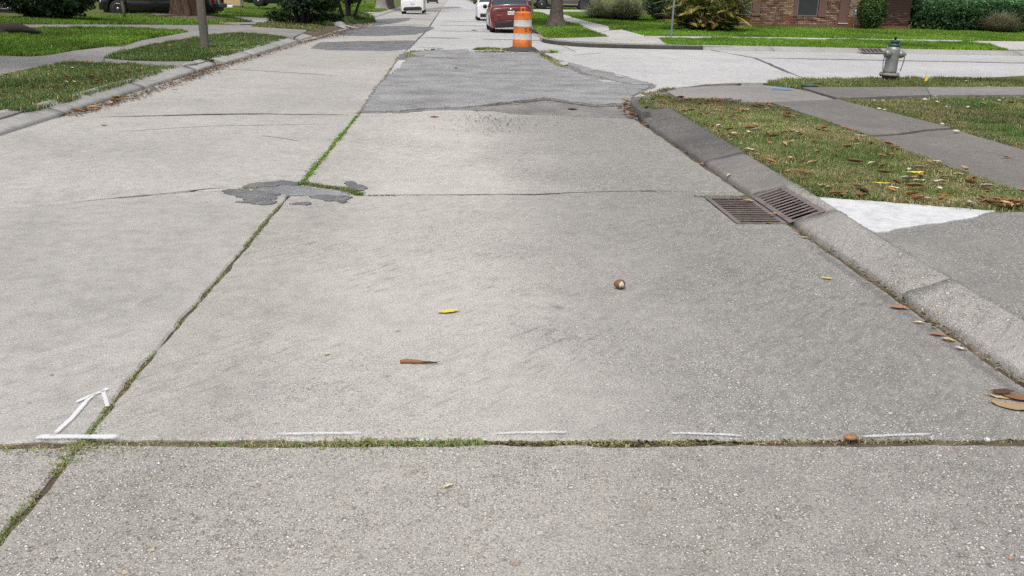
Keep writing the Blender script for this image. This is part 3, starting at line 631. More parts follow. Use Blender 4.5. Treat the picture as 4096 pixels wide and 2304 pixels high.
DARKG = np.array([(.055, .105, .025), (.075, .13, .03), (.05, .09, .025), (.095, .15, .045)])
def blades(x, y, z, hmin, hmax, wd, pal, dry=.2, lean=.8, segs=2, patchy=.5, dpal=DRY):
    n = len(x); cl = vnoise(x, y, 9, 21)*.5+vnoise(x, y, 3, 22)*.5; h = rng.uniform(hmin, hmax, n)*np.clip(.45+1.15*cl, .4, 1.5); a = rng.uniform(0, 2*np.pi, n); l = h*np.abs(rng.normal(0, lean, n))
    w_ = wd*rng.uniform(.6, 1.3, n); ca, sa = np.cos(a), np.sin(a)
    px_, py_ = -sa*w_, ca*w_
    dn = vnoise(x, y, 2.2, 3)*.6+vnoise(x, y, 7, 4)*.4
    isd = rng.uniform(0, 1, n) < np.clip(dry*(1+patchy*4*(dn-.5)), 0, 1)
    col = np.where(isd[:, None], dpal[rng.integers(0, len(dpal), n)], pal[rng.integers(0, len(pal), n)])*rng.uniform(.7, 1.3, n)[:, None]*(.85+.95*vnoise(x, y, 1.3, 31))[:, None]
    if segs == 1:
        v = np.stack([np.stack([x-px_, y-py_, z], 1), np.stack([x+px_, y+py_, z], 1), np.stack([x+ca*l, y+sa*l, z+h*.9], 1)], 1).reshape(-1, 3)
        return v, np.arange(n*3).reshape(-1, 3), np.repeat(col, 3, 0)
    m = .5; mh = h*.62
    v = np.stack([np.stack([x-px_, y-py_, z], 1), np.stack([x+px_, y+py_, z], 1),
                  np.stack([x+ca*l*m*.6-px_*.8, y+sa*l*m*.6-py_*.8, z+mh], 1), np.stack([x+ca*l*m*.6+px_*.8, y+sa*l*m*.6+py_*.8, z+mh], 1),
                  np.stack([x+ca*l, y+sa*l, z+np.maximum(.25, 1-.4*l/h)*h], 1)], 1).reshape(-1, 3)
    b = np.arange(n)[:, None]*5
    f = np.concatenate([b+np.array([[0, 1, 3]]), b+np.array([[0, 3, 2]]), b+np.array([[2, 3, 4]])], 1).reshape(-1, 3)
    return v, f, np.repeat(col, 5, 0)
def tri_object(name, parts, mat, parent=None):
    vs = []; fs = []; cs = []; b = 0
    for v, f, c in parts:
        vs.append(v); fs.append(f+b); cs.append(c); b += len(v)
    v = np.concatenate(vs).astype(np.float32); f = np.concatenate(fs).astype(np.int32); c = np.concatenate(cs).astype(np.float32)
    me = bpy.data.meshes.new(name); me.vertices.add(len(v)); me.vertices.foreach_set('co', v.ravel())
    me.loops.add(f.size); me.loops.foreach_set('vertex_index', f.ravel()); me.polygons.add(len(f))
    me.polygons.foreach_set('loop_start', np.arange(0, f.size, 3, dtype=np.int32)); me.update(calc_edges=True)
    ca = me.color_attributes.new('Col', 'FLOAT_COLOR', 'POINT'); ca.data.foreach_set('color', np.concatenate([c, np.ones((len(c), 1), np.float32)], 1).ravel())
    me.materials.append(mat); o = bpy.data.objects.new(name, me); return link(o, parent)
def sample(poly, dens, falloff=None, fray=.0):
    P = np.array(poly); lo, hi = P.min(0), P.max(0); A = (hi-lo).prod(); n = int(A*dens)
    x = rng.uniform(lo[0], hi[0], n); y = rng.uniform(lo[1], hi[1], n)
    k = inpoly(x+(rng.normal(0, fray, n) if fray else 0), y+(rng.normal(0, fray, n) if fray else 0), poly)
    if falloff:
        d = np.hypot(x, y); k &= rng.uniform(0, 1, n) < np.minimum(1, (falloff/d)**1.6)
    return x[k], y[k]
def lawn(px, dens, hmin, hmax, wd, pal, dry, label, segs=2, lean=.8, falloff=None, world=False, patchy=.5, fray=.02, dpal=DRY, bare=.3):
    poly = px if world else atgs(px)
    x, y = sample(poly, dens, falloff, fray)
    k = rng.uniform(0, 1, len(x)) < np.clip((vnoise(x, y, 4, 41)*.6+vnoise(x, y, 11, 42)*.4-bare)/.18, .12, 1); x, y = x[k], y[k]
    o = tri_object('grass', [blades(x, y, Gv(x, y)-.03, hmin+.03, hmax+.03, wd, pal, dry, lean, segs, patchy, dpal)], M['blade'])
    return tag(o, label, 'grass', kind='stuff')
V1 = [(2590, 378), (2640, 374), (2700, 388), (2800, 405), (2900, 410), (3080, 412), (3479, 544), (4096, 775), (4300, 850), (4096, 836), (4000, 838), (3800, 823), (3500, 799), (3258, 780), (3200, 733), (2900, 557), (2700, 437), (2630, 430), (2580, 415), (2560, 400)]
lawn(V1, 12000, .012, .045, 0.0028, GREEN, .48, 'short patchy green and straw grass of the leaf-strewn verge', lean=1.3, patchy=.8, falloff=8)
V2 = [(3362, 402), (3560, 395), (3700, 389), (4096, 388), (4600, 388), (4600, 735), (4096, 594), (3802, 508)]
lawn(V2, 7000, .012, .04, .003, DARKG*1.25, .55, 'brownish worn grass between the two sidewalk slabs paths', lean=1.2, patchy=.7, falloff=10)
V3 = [(3068, 329), (3118, 321), (3318, 319), (4096, 321), (4700, 321), (4700, 352), (4096, 352), (3300, 356), (3210, 354), (3140, 344)]
lawn(V3, 5000, .02, .07, .004, GREEN*.95, .35, 'grass strip around the fire hydrant', lean=.8, falloff=18)
LA_ = c3([(-500, 980), (0, 910), (280, 850), (500, 803), (700, 765), (900, 745), (1100, 755), (1260, 768), (1600, 775), (2140, 808), (2100, 820), (1600, 1005), (1170, 1163), (705, 1302), (500, 1340), (240, 1343), (0, 1332), (-500, 1290)])
lawn(LA_, 4000, .02, .06, .005, DARKG*1.2, .26, 'grass verge between the grey kerb and the sidewalk fork', falloff=15, lean=.8)
LB_ = [(414, 232), (464, 212), (557, 189), (700, 162), (795, 149), (894, 134), (941, 131), (1049, 137), (1123, 145), (1148, 152), (1088, 181), (933, 219), (816, 239), (700, 245), (600, 244)]
lawn(LB_, 3000, .02, .07, .007, DARKG*1.15, .15, 'dark grass verge around the concrete lamp post', falloff=21, lean=.7)
LC_ = c3([(-600, 640), (0, 668), (520, 672), (900, 604), (1300, 558), (1700, 484), (2270, 384), (2200, 372), (1700, 345), (1300, 333), (700, 337), (300, 342), (0, 358), (-600, 375)])
lawn(LC_, 2600, .03, .09, .009, LUSH*.72, .06, 'bright lawn wedge between the sidewalk and the long driveway', falloff=21, lean=.6)
LE_ = [(-300, 66), (0, 70), (300, 68), (450, 66), (560, 58), (640, 56), (860, 47), (1000, 27), (1180, 27), (1190, 80), (1100, 76), (1000, 68), (930, 66), (828, 66), (800, 98), (400, 97), (0, 96), (-300, 94)]
lawn(LE_, 900, .04, .12, .018, LUSH*.8, .1, 'yellow-green lawn in front of the black pickup truck', segs=1, falloff=36, lean=.5)
lawn([(828, 67), (930, 69), (990, 86), (900, 91), (835, 92)], 900, .04, .12, .018, LUSH*.8, .08, 'small lawn wedge behind the lamp post driveway', segs=1, lean=.5)
lawn([(1005, 107), (1040, 92), (1060, 91), (1170, 84), (1240, 96), (1300, 112), (1250, 126), (1225, 121), (1110, 114)], 900, .03, .1, .015, DARKG*.9, .4, 'thin shaded grass around the dark multi-stemmed tree', segs=1, lean=.6)
lawn([(1180, 60), (1330, 45), (1440, 53), (1462, 65), (1490, 72), (1500, 90), (1400, 100), (1320, 104), (1250, 100)], 900, .06, .28, .02, DARKG, .05, 'tall shaded grass below the twin dark trees', segs=1, lean=.5)
lawn([(1190, 20), (1500, 5), (1560, 24), (1540, 44), (1440, 47), (1330, 38), (1190, 50)], 500, .05, .14, .03, LUSH*.75, .05, 'sunny far lawn behind the dark trees', segs=1, falloff=60)
FI = c4([(78, 128), (138, 127), (290, 183), (440, 228), (560, 258), (650, 303), (770, 342), (862, 379), (500, 396), (250, 400), (190, 370), (150, 325), (78, 285)])
lawn(FI, 1200, .03, .08, .014, LUSH*.8, .05, 'green corner verge around the grey tree trunk', segs=1, lean=.6)
FL = c4([(430, 135), (650, 122), (800, 130), (1300, 170), (1800, 230), (2576, 265)]) + [(3450, 112), (3640, 118), (4096, 130), (4600, 138), (4600, 171), (4096, 164), (3550, 156), (3100, 150), (2900, 148), (2600, 146), (2500, 122), (2400, 97), (2340, 82), (2270, 62)]
lawn(FL, 1300, .03, .075, .014, LUSH*.92, .04, 'smooth bright front lawn of the brick house', segs=1, lean=.6, falloff=36)
FV = [(2638, 155), (2900, 153), (3100, 155), (3550, 163), (3850, 168), (3960, 179), (4030, 198), (3800, 196), (3503, 192), (3200, 186), (2900, 180), (2672, 177), (2655, 170)]
lawn(FV, 2200, .03, .085, .012, LUSH*.95, .04, 'bright clipped grass strip along the far kerb', segs=1, lean=.6)
lawn(c4([(-150, 60), (640, 60), (640, 92), (-150, 94)]), 200, .05, .14, .05, LUSH*.75, .05, 'far grass strip below the dark pickup', segs=1)
# grass growing in the joints
def joint(path, dens, width, hmin, hmax, dry, label, pal=GREEN, z=-.012, wd=.0022, mask=.0, parent=None):
    P = [Vector(p) for p in path]; xs = []; ys = []
    for a, b in zip(P[:-1], P[1:]):
        L = (b-a).length; n = int(L*dens*width); t = rng.uniform(0, 1, n); s = rng.normal(0, width*.3, n); nn = Vector((-(b-a).y, (b-a).x)).normalized()
        xs.append(a.x+(b.x-a.x)*t+nn.x*s); ys.append(a.y+(b.y-a.y)*t+nn.y*s)
    x = np.concatenate(xs); y = np.concatenate(ys)
    if mask:
        k = vnoise(x, y, 5, 8)*.6+vnoise(x, y, 15, 9)*.4 > mask; x, y = x[k], y[k]
    o = tri_object('joint_grass', [blades(x, y, np.full(len(x), z), hmin*.75, hmax*.75, wd, pal*1.15, dry, 1.6, 2, .3)], M['blade'])
    return tag(o, label, 'grass', kind='stuff')
yj = at(2048, 1769)[1]
joint([(xc(yj)-.02, yj-.005), (-.55, yj), (.12, yj+.002)], 20000, .062, .016, .034, .4, 'green tuft line filling the wide cross joint')
joint([(.1, yj), (.9, yj), (1.8, yj), (2.5, yj-.005)], 16000, .05, .010, .02, .97, 'dry straw and roots in the cross joint', mask=.4)
joint([(-3.2, yj-.02), (xc(yj), yj-.006)], 14000, .06, .016, .035, .7, 'withered grass in the joint beside the painted arrow')
joint([(xc(y), y) for y in np.linspace(yj-.14, yj+.36, 8)], 16000, .07, .016, .035, .35, 'grass tuft at the crossing of the slab joints')
joint([(xc(y), y) for y in np.linspace(1.9, yj-.1, 12)], 17000, .035, .016, .030, .5, 'sparse grass in the lower lane joint', mask=.38)
joint([(xc(y), y) for y in np.linspace(yj+.3, 6.9, 30)], 11000, .03, .014, .026, .6, 'thin weeds along the lane joint', mask=.48)
joint([(xc(y), y) for y in np.linspace(5.3, 6.95, 14)], 10000, .035, .018, .03, .3, 'green weeds below the patched slab corner', mask=.4)
joint([(xc(y), y) for y in np.linspace(7.65, 12.2, 30)], 7000, .05, .025, .042, .12, 'bright green moss-like grass line along the lane joint', pal=LUSH*.75, wd=.004, mask=.25)
joint([(xc(y), y) for y in np.linspace(12.4, 26, 30)], 1500, .09, .03, .05, .85, 'weeds along the asphalt edge', wd=.006, mask=.58)
joint([(xc(y), y) for y in np.linspace(30, 60, 20)], 500, .07, .03, .05, .4, 'weeds in the far lane joint', wd=.012, mask=.5, pal=DARKG)
joint(ats(c1([(1440, 240), (1600, 262), (1750, 290), (1900, 305), (2000, 335), (2130, 375)])), 15000, .09, .02, .045, .15, 'grass curling round the pale filler patch', pal=GREEN*.9, wd=.004, z=0)
joint(ats(c1([(2130, 378), (2300, 376), (2560, 378)])), 12000, .03, .02, .04, .3, 'low weeds in the crack by the dark patch', z=-.01, wd=.003)
joint(ats(c1([(720, 300), (900, 300), (1090, 282)])), 12000, .05, .02, .035, .5, 'dry weeds along the dark patch rim', z=-.005, wd=.003)
joint(ats([(760, 463), (900, 459), (1000, 456), (1250, 457)]), 2500, .05, .02, .035, .2, 'weeds in the cross joint by the asphalt', z=-.015, wd=.004, mask=.45)
pot = ats([(1905, 200), (1960, 196), (2050, 200), (2160, 204), (2230, 202)])
joint(pot[:3], 2600, .25, .05, .15, .3, 'weeds sprouting behind the orange traffic barrel', pal=LUSH*.7, z=0, wd=.01, mask=.3)
joint(ats([(2200, 211), (2230, 211)]), 1100, .2, .06, .2, .05, 'bright weed clump beside the barrel base', pal=LUSH*1.25, z=0, wd=.012)
joint(ats([(1640, 233), (1646, 212), (1760, 203)]), 1200, .2, .03, .1, .4, 'weeds at the asphalt patch corner', z=.02, wd=.012, mask=.4)
joint(ats([(2165, 222), (2180, 232), (2230, 262), (2250, 275)]), 1500, .14, .03, .09, .6, 'dry weeds in the torn asphalt seam', z=.02, wd=.01)
joint(ats([(2640, 367), (2700, 352), (2560, 380)], .13), 1500, .07, .04, .09, .6, 'dry tufts behind the curved corner kerb', z=.12, wd=.006)
joint([(GUT+.0, GY1+.02), (2.2, GY1+.02), (2.05, GY1+.03)], 9000, .05, .015, .035, .95, 'dry grass caught along the storm drain frame', z=-.004, wd=.003)
# litter: broken needles and husks washed along the gutters
def litter(path, width, n, label, hl=(.02, .07), pal=DRY*.8, zf=None, wd=.004):
    P = np.array(path); t = rng.uniform(0, len(P)-1.001, n); i = t.astype(int); f = (t-i)[:, None]; q = P[i]*(1-f)+P[i+1]*f
    x = q[:, 0]+rng.normal(0, width, n); y = q[:, 1]+rng.normal(0, width, n); z = np.full(n, .012) if zf is None else zf(x, y)
    L = rng.uniform(*hl, n); a = rng.uniform(0, 6.28, n); w_ = wd*rng.uniform(.5, 2.2, n); c = pal[rng.integers(0, len(pal), n)]*rng.uniform(.6, 1.3, n)[:, None]
    e = rng.uniform(.0, .012, n)
    dx, dy = np.cos(a)*L/2, np.sin(a)*L/2; ox, oy = -np.sin(a)*w_, np.cos(a)*w_
    v = np.stack([np.stack([x-dx, y-dy, z], 1), np.stack([x-ox, y-oy, z+e], 1), np.stack([x+dx, y+dy, z+.002], 1), np.stack([x+ox, y+oy, z+e], 1)], 1).reshape(-1, 3)
    b = np.arange(n)[:, None]*4; F = np.concatenate([b+np.array([[0, 1, 2]]), b+np.array([[0, 2, 3]])], 1).reshape(-1, 3)
    return tag(tri_object('litter', [(v, F, np.repeat(c, 4, 0))], M['blade']), label, 'litter', kind='stuff')
RUST = np.array([(.14, .07, .04), (.2, .1, .055), (.1, .055, .035), (.25, .16, .1), (.3, .22, .15)])
litter([(-4.95, 11.9), (-4.85, 14), (-4.85, 17), (-4.95, 19), (-4.9, 22), (-4.85, 26), (-4.75, 30), (-4.6, 33), (-4.6, 40)], .11, 5200, 'rust brown needle litter along the grey kerb', pal=RUST, wd=.007)
litter([(-4.6, 33), (-4.5, 38), (-4.5, 45), (-4.4, 50)], .3, 1800, 'brown leaf litter at the gutter below the dark trees', pal=RUST, hl=(.05, .14), wd=.015)
litter([(GUT-.03, 3.3), (GUT-.03, 4.2), (GUT-.02, 5.0), (GUT-.03, 6.2)], .018, 160, 'straw bits washed against the kerb', pal=DRY, hl=(.015, .05))
litter([(.1, yj), (1, yj), (2.5, yj)], .012, 900, 'straw and root bits in the wide cross joint', pal=DRY*.9, hl=(.02, .05), wd=.0018, zf=lambda x, y: np.full(len(x), -.012))
litter(ats([(2490, 425), (2550, 450), (2575, 470)]), .09, 260, 'crumbled leaf litter at the kerb nose', pal=RUST*1.3, hl=(.03, .09), wd=.01)
litter([(3.3, 13.2), (3.7, 13.4), (4.3, 13.5)], .16, 1600, 'dead brown grass on the street corner', pal=DRY*.9, hl=(.03, .09), zf=lambda x, y: Gv(x, y)+.012, wd=.003)
litter(ats([(1905, 211), (1980, 208), (2040, 209)]), .15, 260, 'dry leaf bits in the road hole by the barrel', pal=RUST*1.5, hl=(.06, .14), wd=.02, zf=lambda x, y: np.full(len(x), .03))
litter(ats([(2150, 212), (2195, 210)]), .14, 140, 'brown leaf bits beside the barrel base', pal=RUST*1.6, hl=(.06, .14), wd=.025, zf=lambda x, y: np.full(len(x), .04))
x_ = np.array([[-13.6, 45], [-11, 46.5]]); litter(x_, 1.2, 2500, 'brown bark mulch around the fluted tree trunk', pal=RUST*.7, hl=(.06, .2), wd=.03, zf=lambda x, y: Gv(x, y)+.01)
xs_ = np.array([[-14.0, 27.5], [-12.4, 28.0]]); litter(xs_, .5, 1800, 'dark mulch around the low stump', pal=RUST*.5, hl=(.05, .15), wd=.02, zf=lambda x, y: Gv(x, y)+.015)
# loose pebbles broken from the slabs
litter(ats([(1840, 478), (1950, 470), (2050, 490), (1900, 530)]), .25, 260, 'dark asphalt crumbs on the concrete', pal=np.array([(.08, .08, .085), (.12, .12, .12)]), hl=(.012, .03), wd=.008)

# ------------------------------------------------------------------ fallen leaves, one by one
def leaf_mesh(name, L, W, curl, fold, mat, stem=True, seed=0):
    r = random.Random(seed); n = 7; vs = []; fs = []
    for i in range(n+1):
        t = i/n; wd = W/2*math.sin(math.pi*min(1, t*.93+.07))**.75*(1-.15*t); x = (t-.5)*L; zc = curl*L*(4*(t-.5)**2)+r.uniform(-.004, .004)
        for s_ in (-1, -.5, 0, .5, 1): vs.append((x, s_*wd, zc+fold*abs(s_)**1.4*wd*2+r.uniform(-.0015, .0015)))
    for i in range(n):
        for j in range(4): fs.append((i*5+j, i*5+j+1, (i+1)*5+j+1, (i+1)*5+j))
    mb = MB().add(vs, fs, True)
    if stem: mb.tube([(-L/2, 0, curl*L), (-L*.62, .004, curl*L+.003), (-L*.72, .012, curl*L+.008)], [.0016, .0013, .0012], 5)
    zmin = min(v[2] for v in mb.v); mb.v = [(a, b, c-zmin) for a, b, c in mb.v]
    return mb.mesh(name, mat)
def leafmat(name, a, b, spots=(.1, .06, .03)):
    n = NT(name); f = n.noise(28, 5, .6); c = n.mix(f, a, b); c = n.mix(n.ramp(n.noise(70, 3, .6), [(.6, 0), (.72, .7)]), c, spots)
    c = n.mix(1, c, n.ramp(n.rnd(), [(0, .7), (1, 1.3)]), 'MULTIPLY'); n.bump(n.noise(90, 3), .3, .003); return n.fin(c, .5, spec=.35)
LM = {'yellow': leafmat('yellow leaf', (.72, .55, .03), (.85, .7, .08)), 'orange': leafmat('orange brown leaf', (.30, .125, .05), (.42, .2, .085)), 'brown': leafmat('brown leaf', (.2, .095, .045), (.32, .17, .08)),
      'tan': leafmat('tan leaf', (.42, .28, .13), (.55, .42, .24)), 'grey': leafmat('pale grey leaf', (.42, .37, .32), (.6, .55, .48)), 'straw': leafmat('straw pale leaf', (.5, .45, .28), (.68, .62, .42)), 'dark': leafmat('dark brown leaf', (.07, .04, .025), (.13, .075, .045)), 'green': leafmat('green leaf', (.06, .2, .03), (.1, .3, .05))}
LEAF = {}
for c_ in LM:
    LEAF[c_] = [leaf_mesh('leaf', L, W, cu, fo, LM[c_], True, i) for i, (L, W, cu, fo) in enumerate(((.13, .05, .10, .25), (.11, .055, .2, .5), (.15, .045, .06, .8), (.095, .05, .28, .3), (.12, .035, .12, 1.1), (.13, .062, .04, .06)))]
def put_leaf(x, y, z, col, label, group=None, rz=None, sc_=1., var=None, tilt=None, name='fallen_leaf', zs=.85):
    me = LEAF[col][random.randrange(6) if var is None else var]
    o = bpy.data.objects.new(name, me); tl = random.uniform(-.25, .25) if tilt is None else tilt
    o.rotation_euler = (tl*.6, tl*.4, random.uniform(0, 6.28) if rz is None else rz); s = random.uniform(.8, 1.2)*sc_; o.scale = (s, s, s*zs); o.location = (x, y, z)
    link(o); return tag(o, label, 'leaf', group)
CN = {'yellow': 'yellow', 'orange': 'orange', 'brown': 'brown', 'tan': 'tan', 'grey': 'pale grey', 'straw': 'straw coloured', 'dark': 'dark brown', 'green': 'green'}
def scatter(px, n, cols, where, group, zoff=.012, sc_=1., world=False, edge=None):
    poly = px if world else atgs(px); cnt = 0
    while cnt < n:
        x, y = sample(poly, 4 if n < 60 else 12)
        for a, b in zip(x, y):
            if cnt >= n: break
            if edge and random.random() > edge(a, b): continue
            c = random.choice(cols); put_leaf(a, b, G(a, b)+zoff, c, f'{CN[c]} dry leaf {where}', f'{group}, {CN[c]}', sc_=sc_); cnt += 1
scatter(V1, 150, ['brown', 'brown', 'orange', 'orange', 'tan', 'straw', 'grey', 'brown', 'dark'], 'lying on the patchy verge behind the storm drain', 'leaves on the verge', .024, .88)
# the drift of leaves along the driveway edge and the kerb back
for px_, n, c in ([(3990, 830), 10, ('orange', 'brown', 'tan', 'brown')], [(4060, 828), 11, ('orange', 'brown', 'tan')], [(3700, 808), 3, ('orange', 'brown')], [(3420, 790), 3, ('brown', 'dark')], [(3330, 785), 2, ('brown', 'orange')], [(3250, 770), 2, ('brown', 'tan')]):
    for i in range(n):
        X, Y, _ = atg(px_[0]+random.uniform(-75, 75), px_[1]-random.uniform(0, 12)); cc = random.choice(c)
        put_leaf(X, Y, .125+random.uniform(0, .025), cc, f'{CN[cc]} curled leaf drifted against the white painted driveway edge', f'leaves along the driveway edge, {CN[cc]}', sc_=.85, tilt=random.uniform(-.4, .4))
for y in np.linspace(7.5, 12, 14):
    cc = random.choice(('brown', 'orange', 'grey')); put_leaf(bk(y)+.05+random.uniform(-.02, .05), y+random.uniform(-.1, .1), .135, cc, f'{CN[cc]} leaf caught along the back of the dark kerb', f'leaves behind the dark kerb, {CN[cc]}', sc_=.8)
scatter(V2, 18, ['brown', 'grey', 'tan', 'dark'], 'on the brownish grass past the sidewalk', 'leaves on the far worn grass', .02, .9)
scatter(V3, 9, ['straw', 'tan', 'brown'], 'on the grass strip around the hydrant', 'leaves near the hydrant', .03, 1.)
scatter(LA_, 16, ['brown', 'tan', 'orange', 'straw'], 'on the verge by the yellow-marked kerb', 'leaves on the lamp post side verge', .04, 1.1)
scatter(LB_, 8, ['brown', 'tan', 'straw'], 'on the grass around the lamp post', 'leaves around the lamp post', .05, 1.2)
scatter(FI, 5, ['tan', 'yellow'], 'on the corner lawn by the tree trunk', 'leaves on the corner lawn', .06, 1.5)
scatter(FL, 8, ['straw', 'yellow'], 'on the bright house lawn', 'leaves on the house lawn', .06, 1.5)
for i in range(26):
    X, Y = at(random.uniform(2490, 2585), random.uniform(418, 482)); cc = random.choice(('brown', 'orange', 'tan', 'grey'))
    if X < 2.95 and abs(Y-13) < 1.2: put_leaf(min(X, 2.6+max(0, Y-12.4)*.35), Y, .02+random.uniform(0, .05), cc, f'{CN[cc]} leaf in the drift at the dark kerb end', f'leaves at the kerb end, {CN[cc]}', sc_=1.05, tilt=random.uniform(-.7, .7))
for i in range(26):
    y = random.choice((random.uniform(12, 14.5), random.uniform(22, 33), random.uniform(30, 40))); cc = random.choice(('brown', 'dark', 'orange', 'tan'))
    put_leaf(-4.93+abs(random.gauss(0, .1))+(.2 if y > 33 else 0), y, .025, cc, f'{CN[cc]} leaf in the gutter of the grey kerb', f'leaves in the lamp post side gutter, {CN[cc]}', sc_=1.2, tilt=random.uniform(-.6, .6))
# single leaves on the open road, each where it lies
def lp(px, py, col, label, rz, var, s=1., z=.004, zz=0.):
    X, Y = at(px, py, zz); return put_leaf(X, Y, zz+z, col, label, None, rz, s, var, .0, zs=.65)
lp(1790, 1252, 'yellow', 'bright yellow folded leaf lying alone on the open slab', R(-165), 0, 1.05)
lp(3305, 1118, 'yellow', 'small curled yellow-tan leaf near the kerb gutter', R(160), 5, .55, .01)
lp(3600, 1237, 'orange', 'orange-brown leaf in the gutter below the kerb crack', R(-20), 5, .75, .012)
lp(3750, 1345, 'orange', 'rolled orange leaf wedged against the kerb by the green sprig', R(-25), 5, .72, .012)
lp(3735, 1317, 'green', 'small green leaf against the kerb gutter', R(-60), 3, .38)
lp(3680, 1297, 'straw', 'twisted cream leaf scrap in the gutter', R(-25), 4, .45)
lp(3795, 1368, 'tan', 'crumpled tan husk at the kerb gutter', R(-35), 4, .6)
lp(3845, 1402, 'grey', 'pale papery leaf at the kerb gutter', R(-30), 1, .45)
lp(4010, 1580, 'dark', 'dark reddish leaf on top of the leaf cluster in the gutter', R(4), 5, .95, .016)
lp(4020, 1590, 'tan', 'tan leaf under the dark reddish leaf', R(-10), 5, .85)
lp(4075, 1600, 'orange', 'long orange leaf of the gutter cluster', R(-35), 5, .95, .010)
lp(4055, 1632, 'tan', 'broad flat tan leaf in the gutter cluster', R(-33), 5, 1.15)
lp(1795, 1950, 'straw', 'curled straw leaf on the pebbly slab below the cross joint', R(35), 4, .42)
lp(1310, 1422, 'straw', 'thin pale straw stalk on the open slab', R(30), 4, .3)
lp(2915, 712, 'straw', 'pale yellow leaf leaning on the dark kerb', R(50), 4, .95, .02, .02)
lp(2740, 612, 'brown', 'brown leaf at the foot of the dark kerb', R(-40), 3, .7); lp(2806, 660, 'orange', 'orange and white leaf scrap at the dark kerb foot', R(60), 3, .75)
lp(2588, 506, 'orange', 'orange leaf just below the dark kerb end', R(10), 1, .95)
lp(2068, 421, 'yellow', 'pale yellow leaf in the broken asphalt edge', R(-30), 0, 1.1, .015)
lp(1740, 471, 'brown', 'brown leaf on the concrete below the asphalt patch', R(0), 2, .9); lp(2292, 443, 'dark', 'dark curled leaf on the older asphalt layer', R(0), 2, 1., .012)
lp(1825, 280, 'dark', 'dark leaf on the large asphalt patch', R(20), 2, .7, .04); lp(700, 360, 'brown', 'brown leaf on the smooth slab near the yellow-marked kerb', R(0), 0, 1.); lp(417, 505, 'orange', 'orange leaf on the smooth slab below the thin crack', R(-15), 3, .8)
lp(1898, 123, 'brown', 'brown leaf on the far lane in front of the red sedan', R(0), 2, 2.)
lp(2994, 815, 'tan', 'pinkish tan leaf lying across the drain bars', R(-15), 4, .9, .012); lp(3094, 868, 'tan', 'curled tan leaf lodged in the drain corner', R(40), 1, .8, .02); lp(3075, 896, 'brown', 'small reddish leaf at the drain frame edge', R(10), 3, .5)
lp(3220, 955, 'straw', 'pale leaf bit beside the kerb below the drain', R(-30), 4, .5); lp(3185, 937, 'tan', 'tan leaf bit at the kerb gap below the drain', R(-30), 3, .45)
lp(4028, 633, 'orange', 'bright orange leaf alone on the dark sidewalk', R(5), 3, 1.05, .01, .12)
lp(3525, 752, 'yellow', 'yellow leaf on the verge behind the white painted corner', R(0), 0, 1.3, .035, .12); lp(3660, 710, 'yellow', 'golden leaf upper of a pair on the verge', R(10), 0, 1.15, .04, .12); lp(3650, 725, 'orange', 'orange leaf under the golden leaf on the verge', R(15), 3, 1.1, .03, .12)
lp(3055, 372, 'yellow', 'greenish yellow leaf near the verge tip', R(10), 2, 1.2, .04, .12) if False else None
# seed pods, twig, husk
M['pod'] = leafmat('seed husk', (.2, .1, .05), (.36, .2, .1)); M['husk_in'] = plain('husk inside', (.66, .56, .45), .7)
def pod(px, py, label, s=1., split=True):
    X, Y = at(px, py); e = empty('seed_husk', (X, Y, .004), (0, 0, R(12)), label=label, cat='husk')
    prof = [(.001, 0), (.016, .002), (.027, .012), (.03, .024), (.025, .036), (.014, .044), (.002, .047)]
    mb = MB().lathe([(r*s, z*s) for r, z in prof], 14); mb.v = [(a*(1+.12*math.sin(3*math.atan2(b, a))), b, c) for a, b, c in mb.v]; mb.build('shell', M['pod'], e)
    e.scale = (1, .85, 1) if split else (1.2, .8, .6)
    if split:
        for sx, sy in ((-.35, -.82), (.3, -.85)):
            MB().lathe([(.0005, 0), (.007*s, .008*s), (.009*s, .016*s), (.006*s, .026*s), (.0005, .034*s)], 8, Matrix.Translation((sx*.026*s, sy*.029*s, .010*s)) @ Matrix.Rotation(R(-14*sx/abs(sx)), 4, 'Y')).build('inner_seam', M['husk_in'], e)
pod(2479, 1156, 'round brown split seed husk lying alone on the slab', 1.15)
pod(3402, 1762, 'orange brown hairy seed husk in the wide cross joint', .8, False)
M['bark_stick'] = plain('stick bark', (.27, .13, .065), .85, var=.4, scale=60, bump=.4); M['bark_dark'] = plain('stick dark end', (.07, .045, .035), .9, var=.3)
X, Y = at(1680, 1456); st_ = empty('dry_twig', (X, Y, .006), (0, 0, R(-3)), label='dry brown broken twig with a dark splintered end', cat='twig')
MB().tube([(-.09, 0, .004), (-.06, .002, .006), (-.02, 0, .005), (.015, -.002, .004)], [.007, .009, .008, .006], 7, wob=.4).build('stem', M['bark_stick'], st_)
mb = MB().tube([(.01, -.002, .004), (.05, -.004, .005), (.085, -.008, .003)], [.006, .005, .001], 6, wob=.5)
for i in range(5): mb.tube([(.03+i*.008, -.003, .005), (.06+i*.008, random.uniform(-.016, .012), .008)], [.002, .0006], 4)
mb.build('splinters', M['bark_dark'], st_)
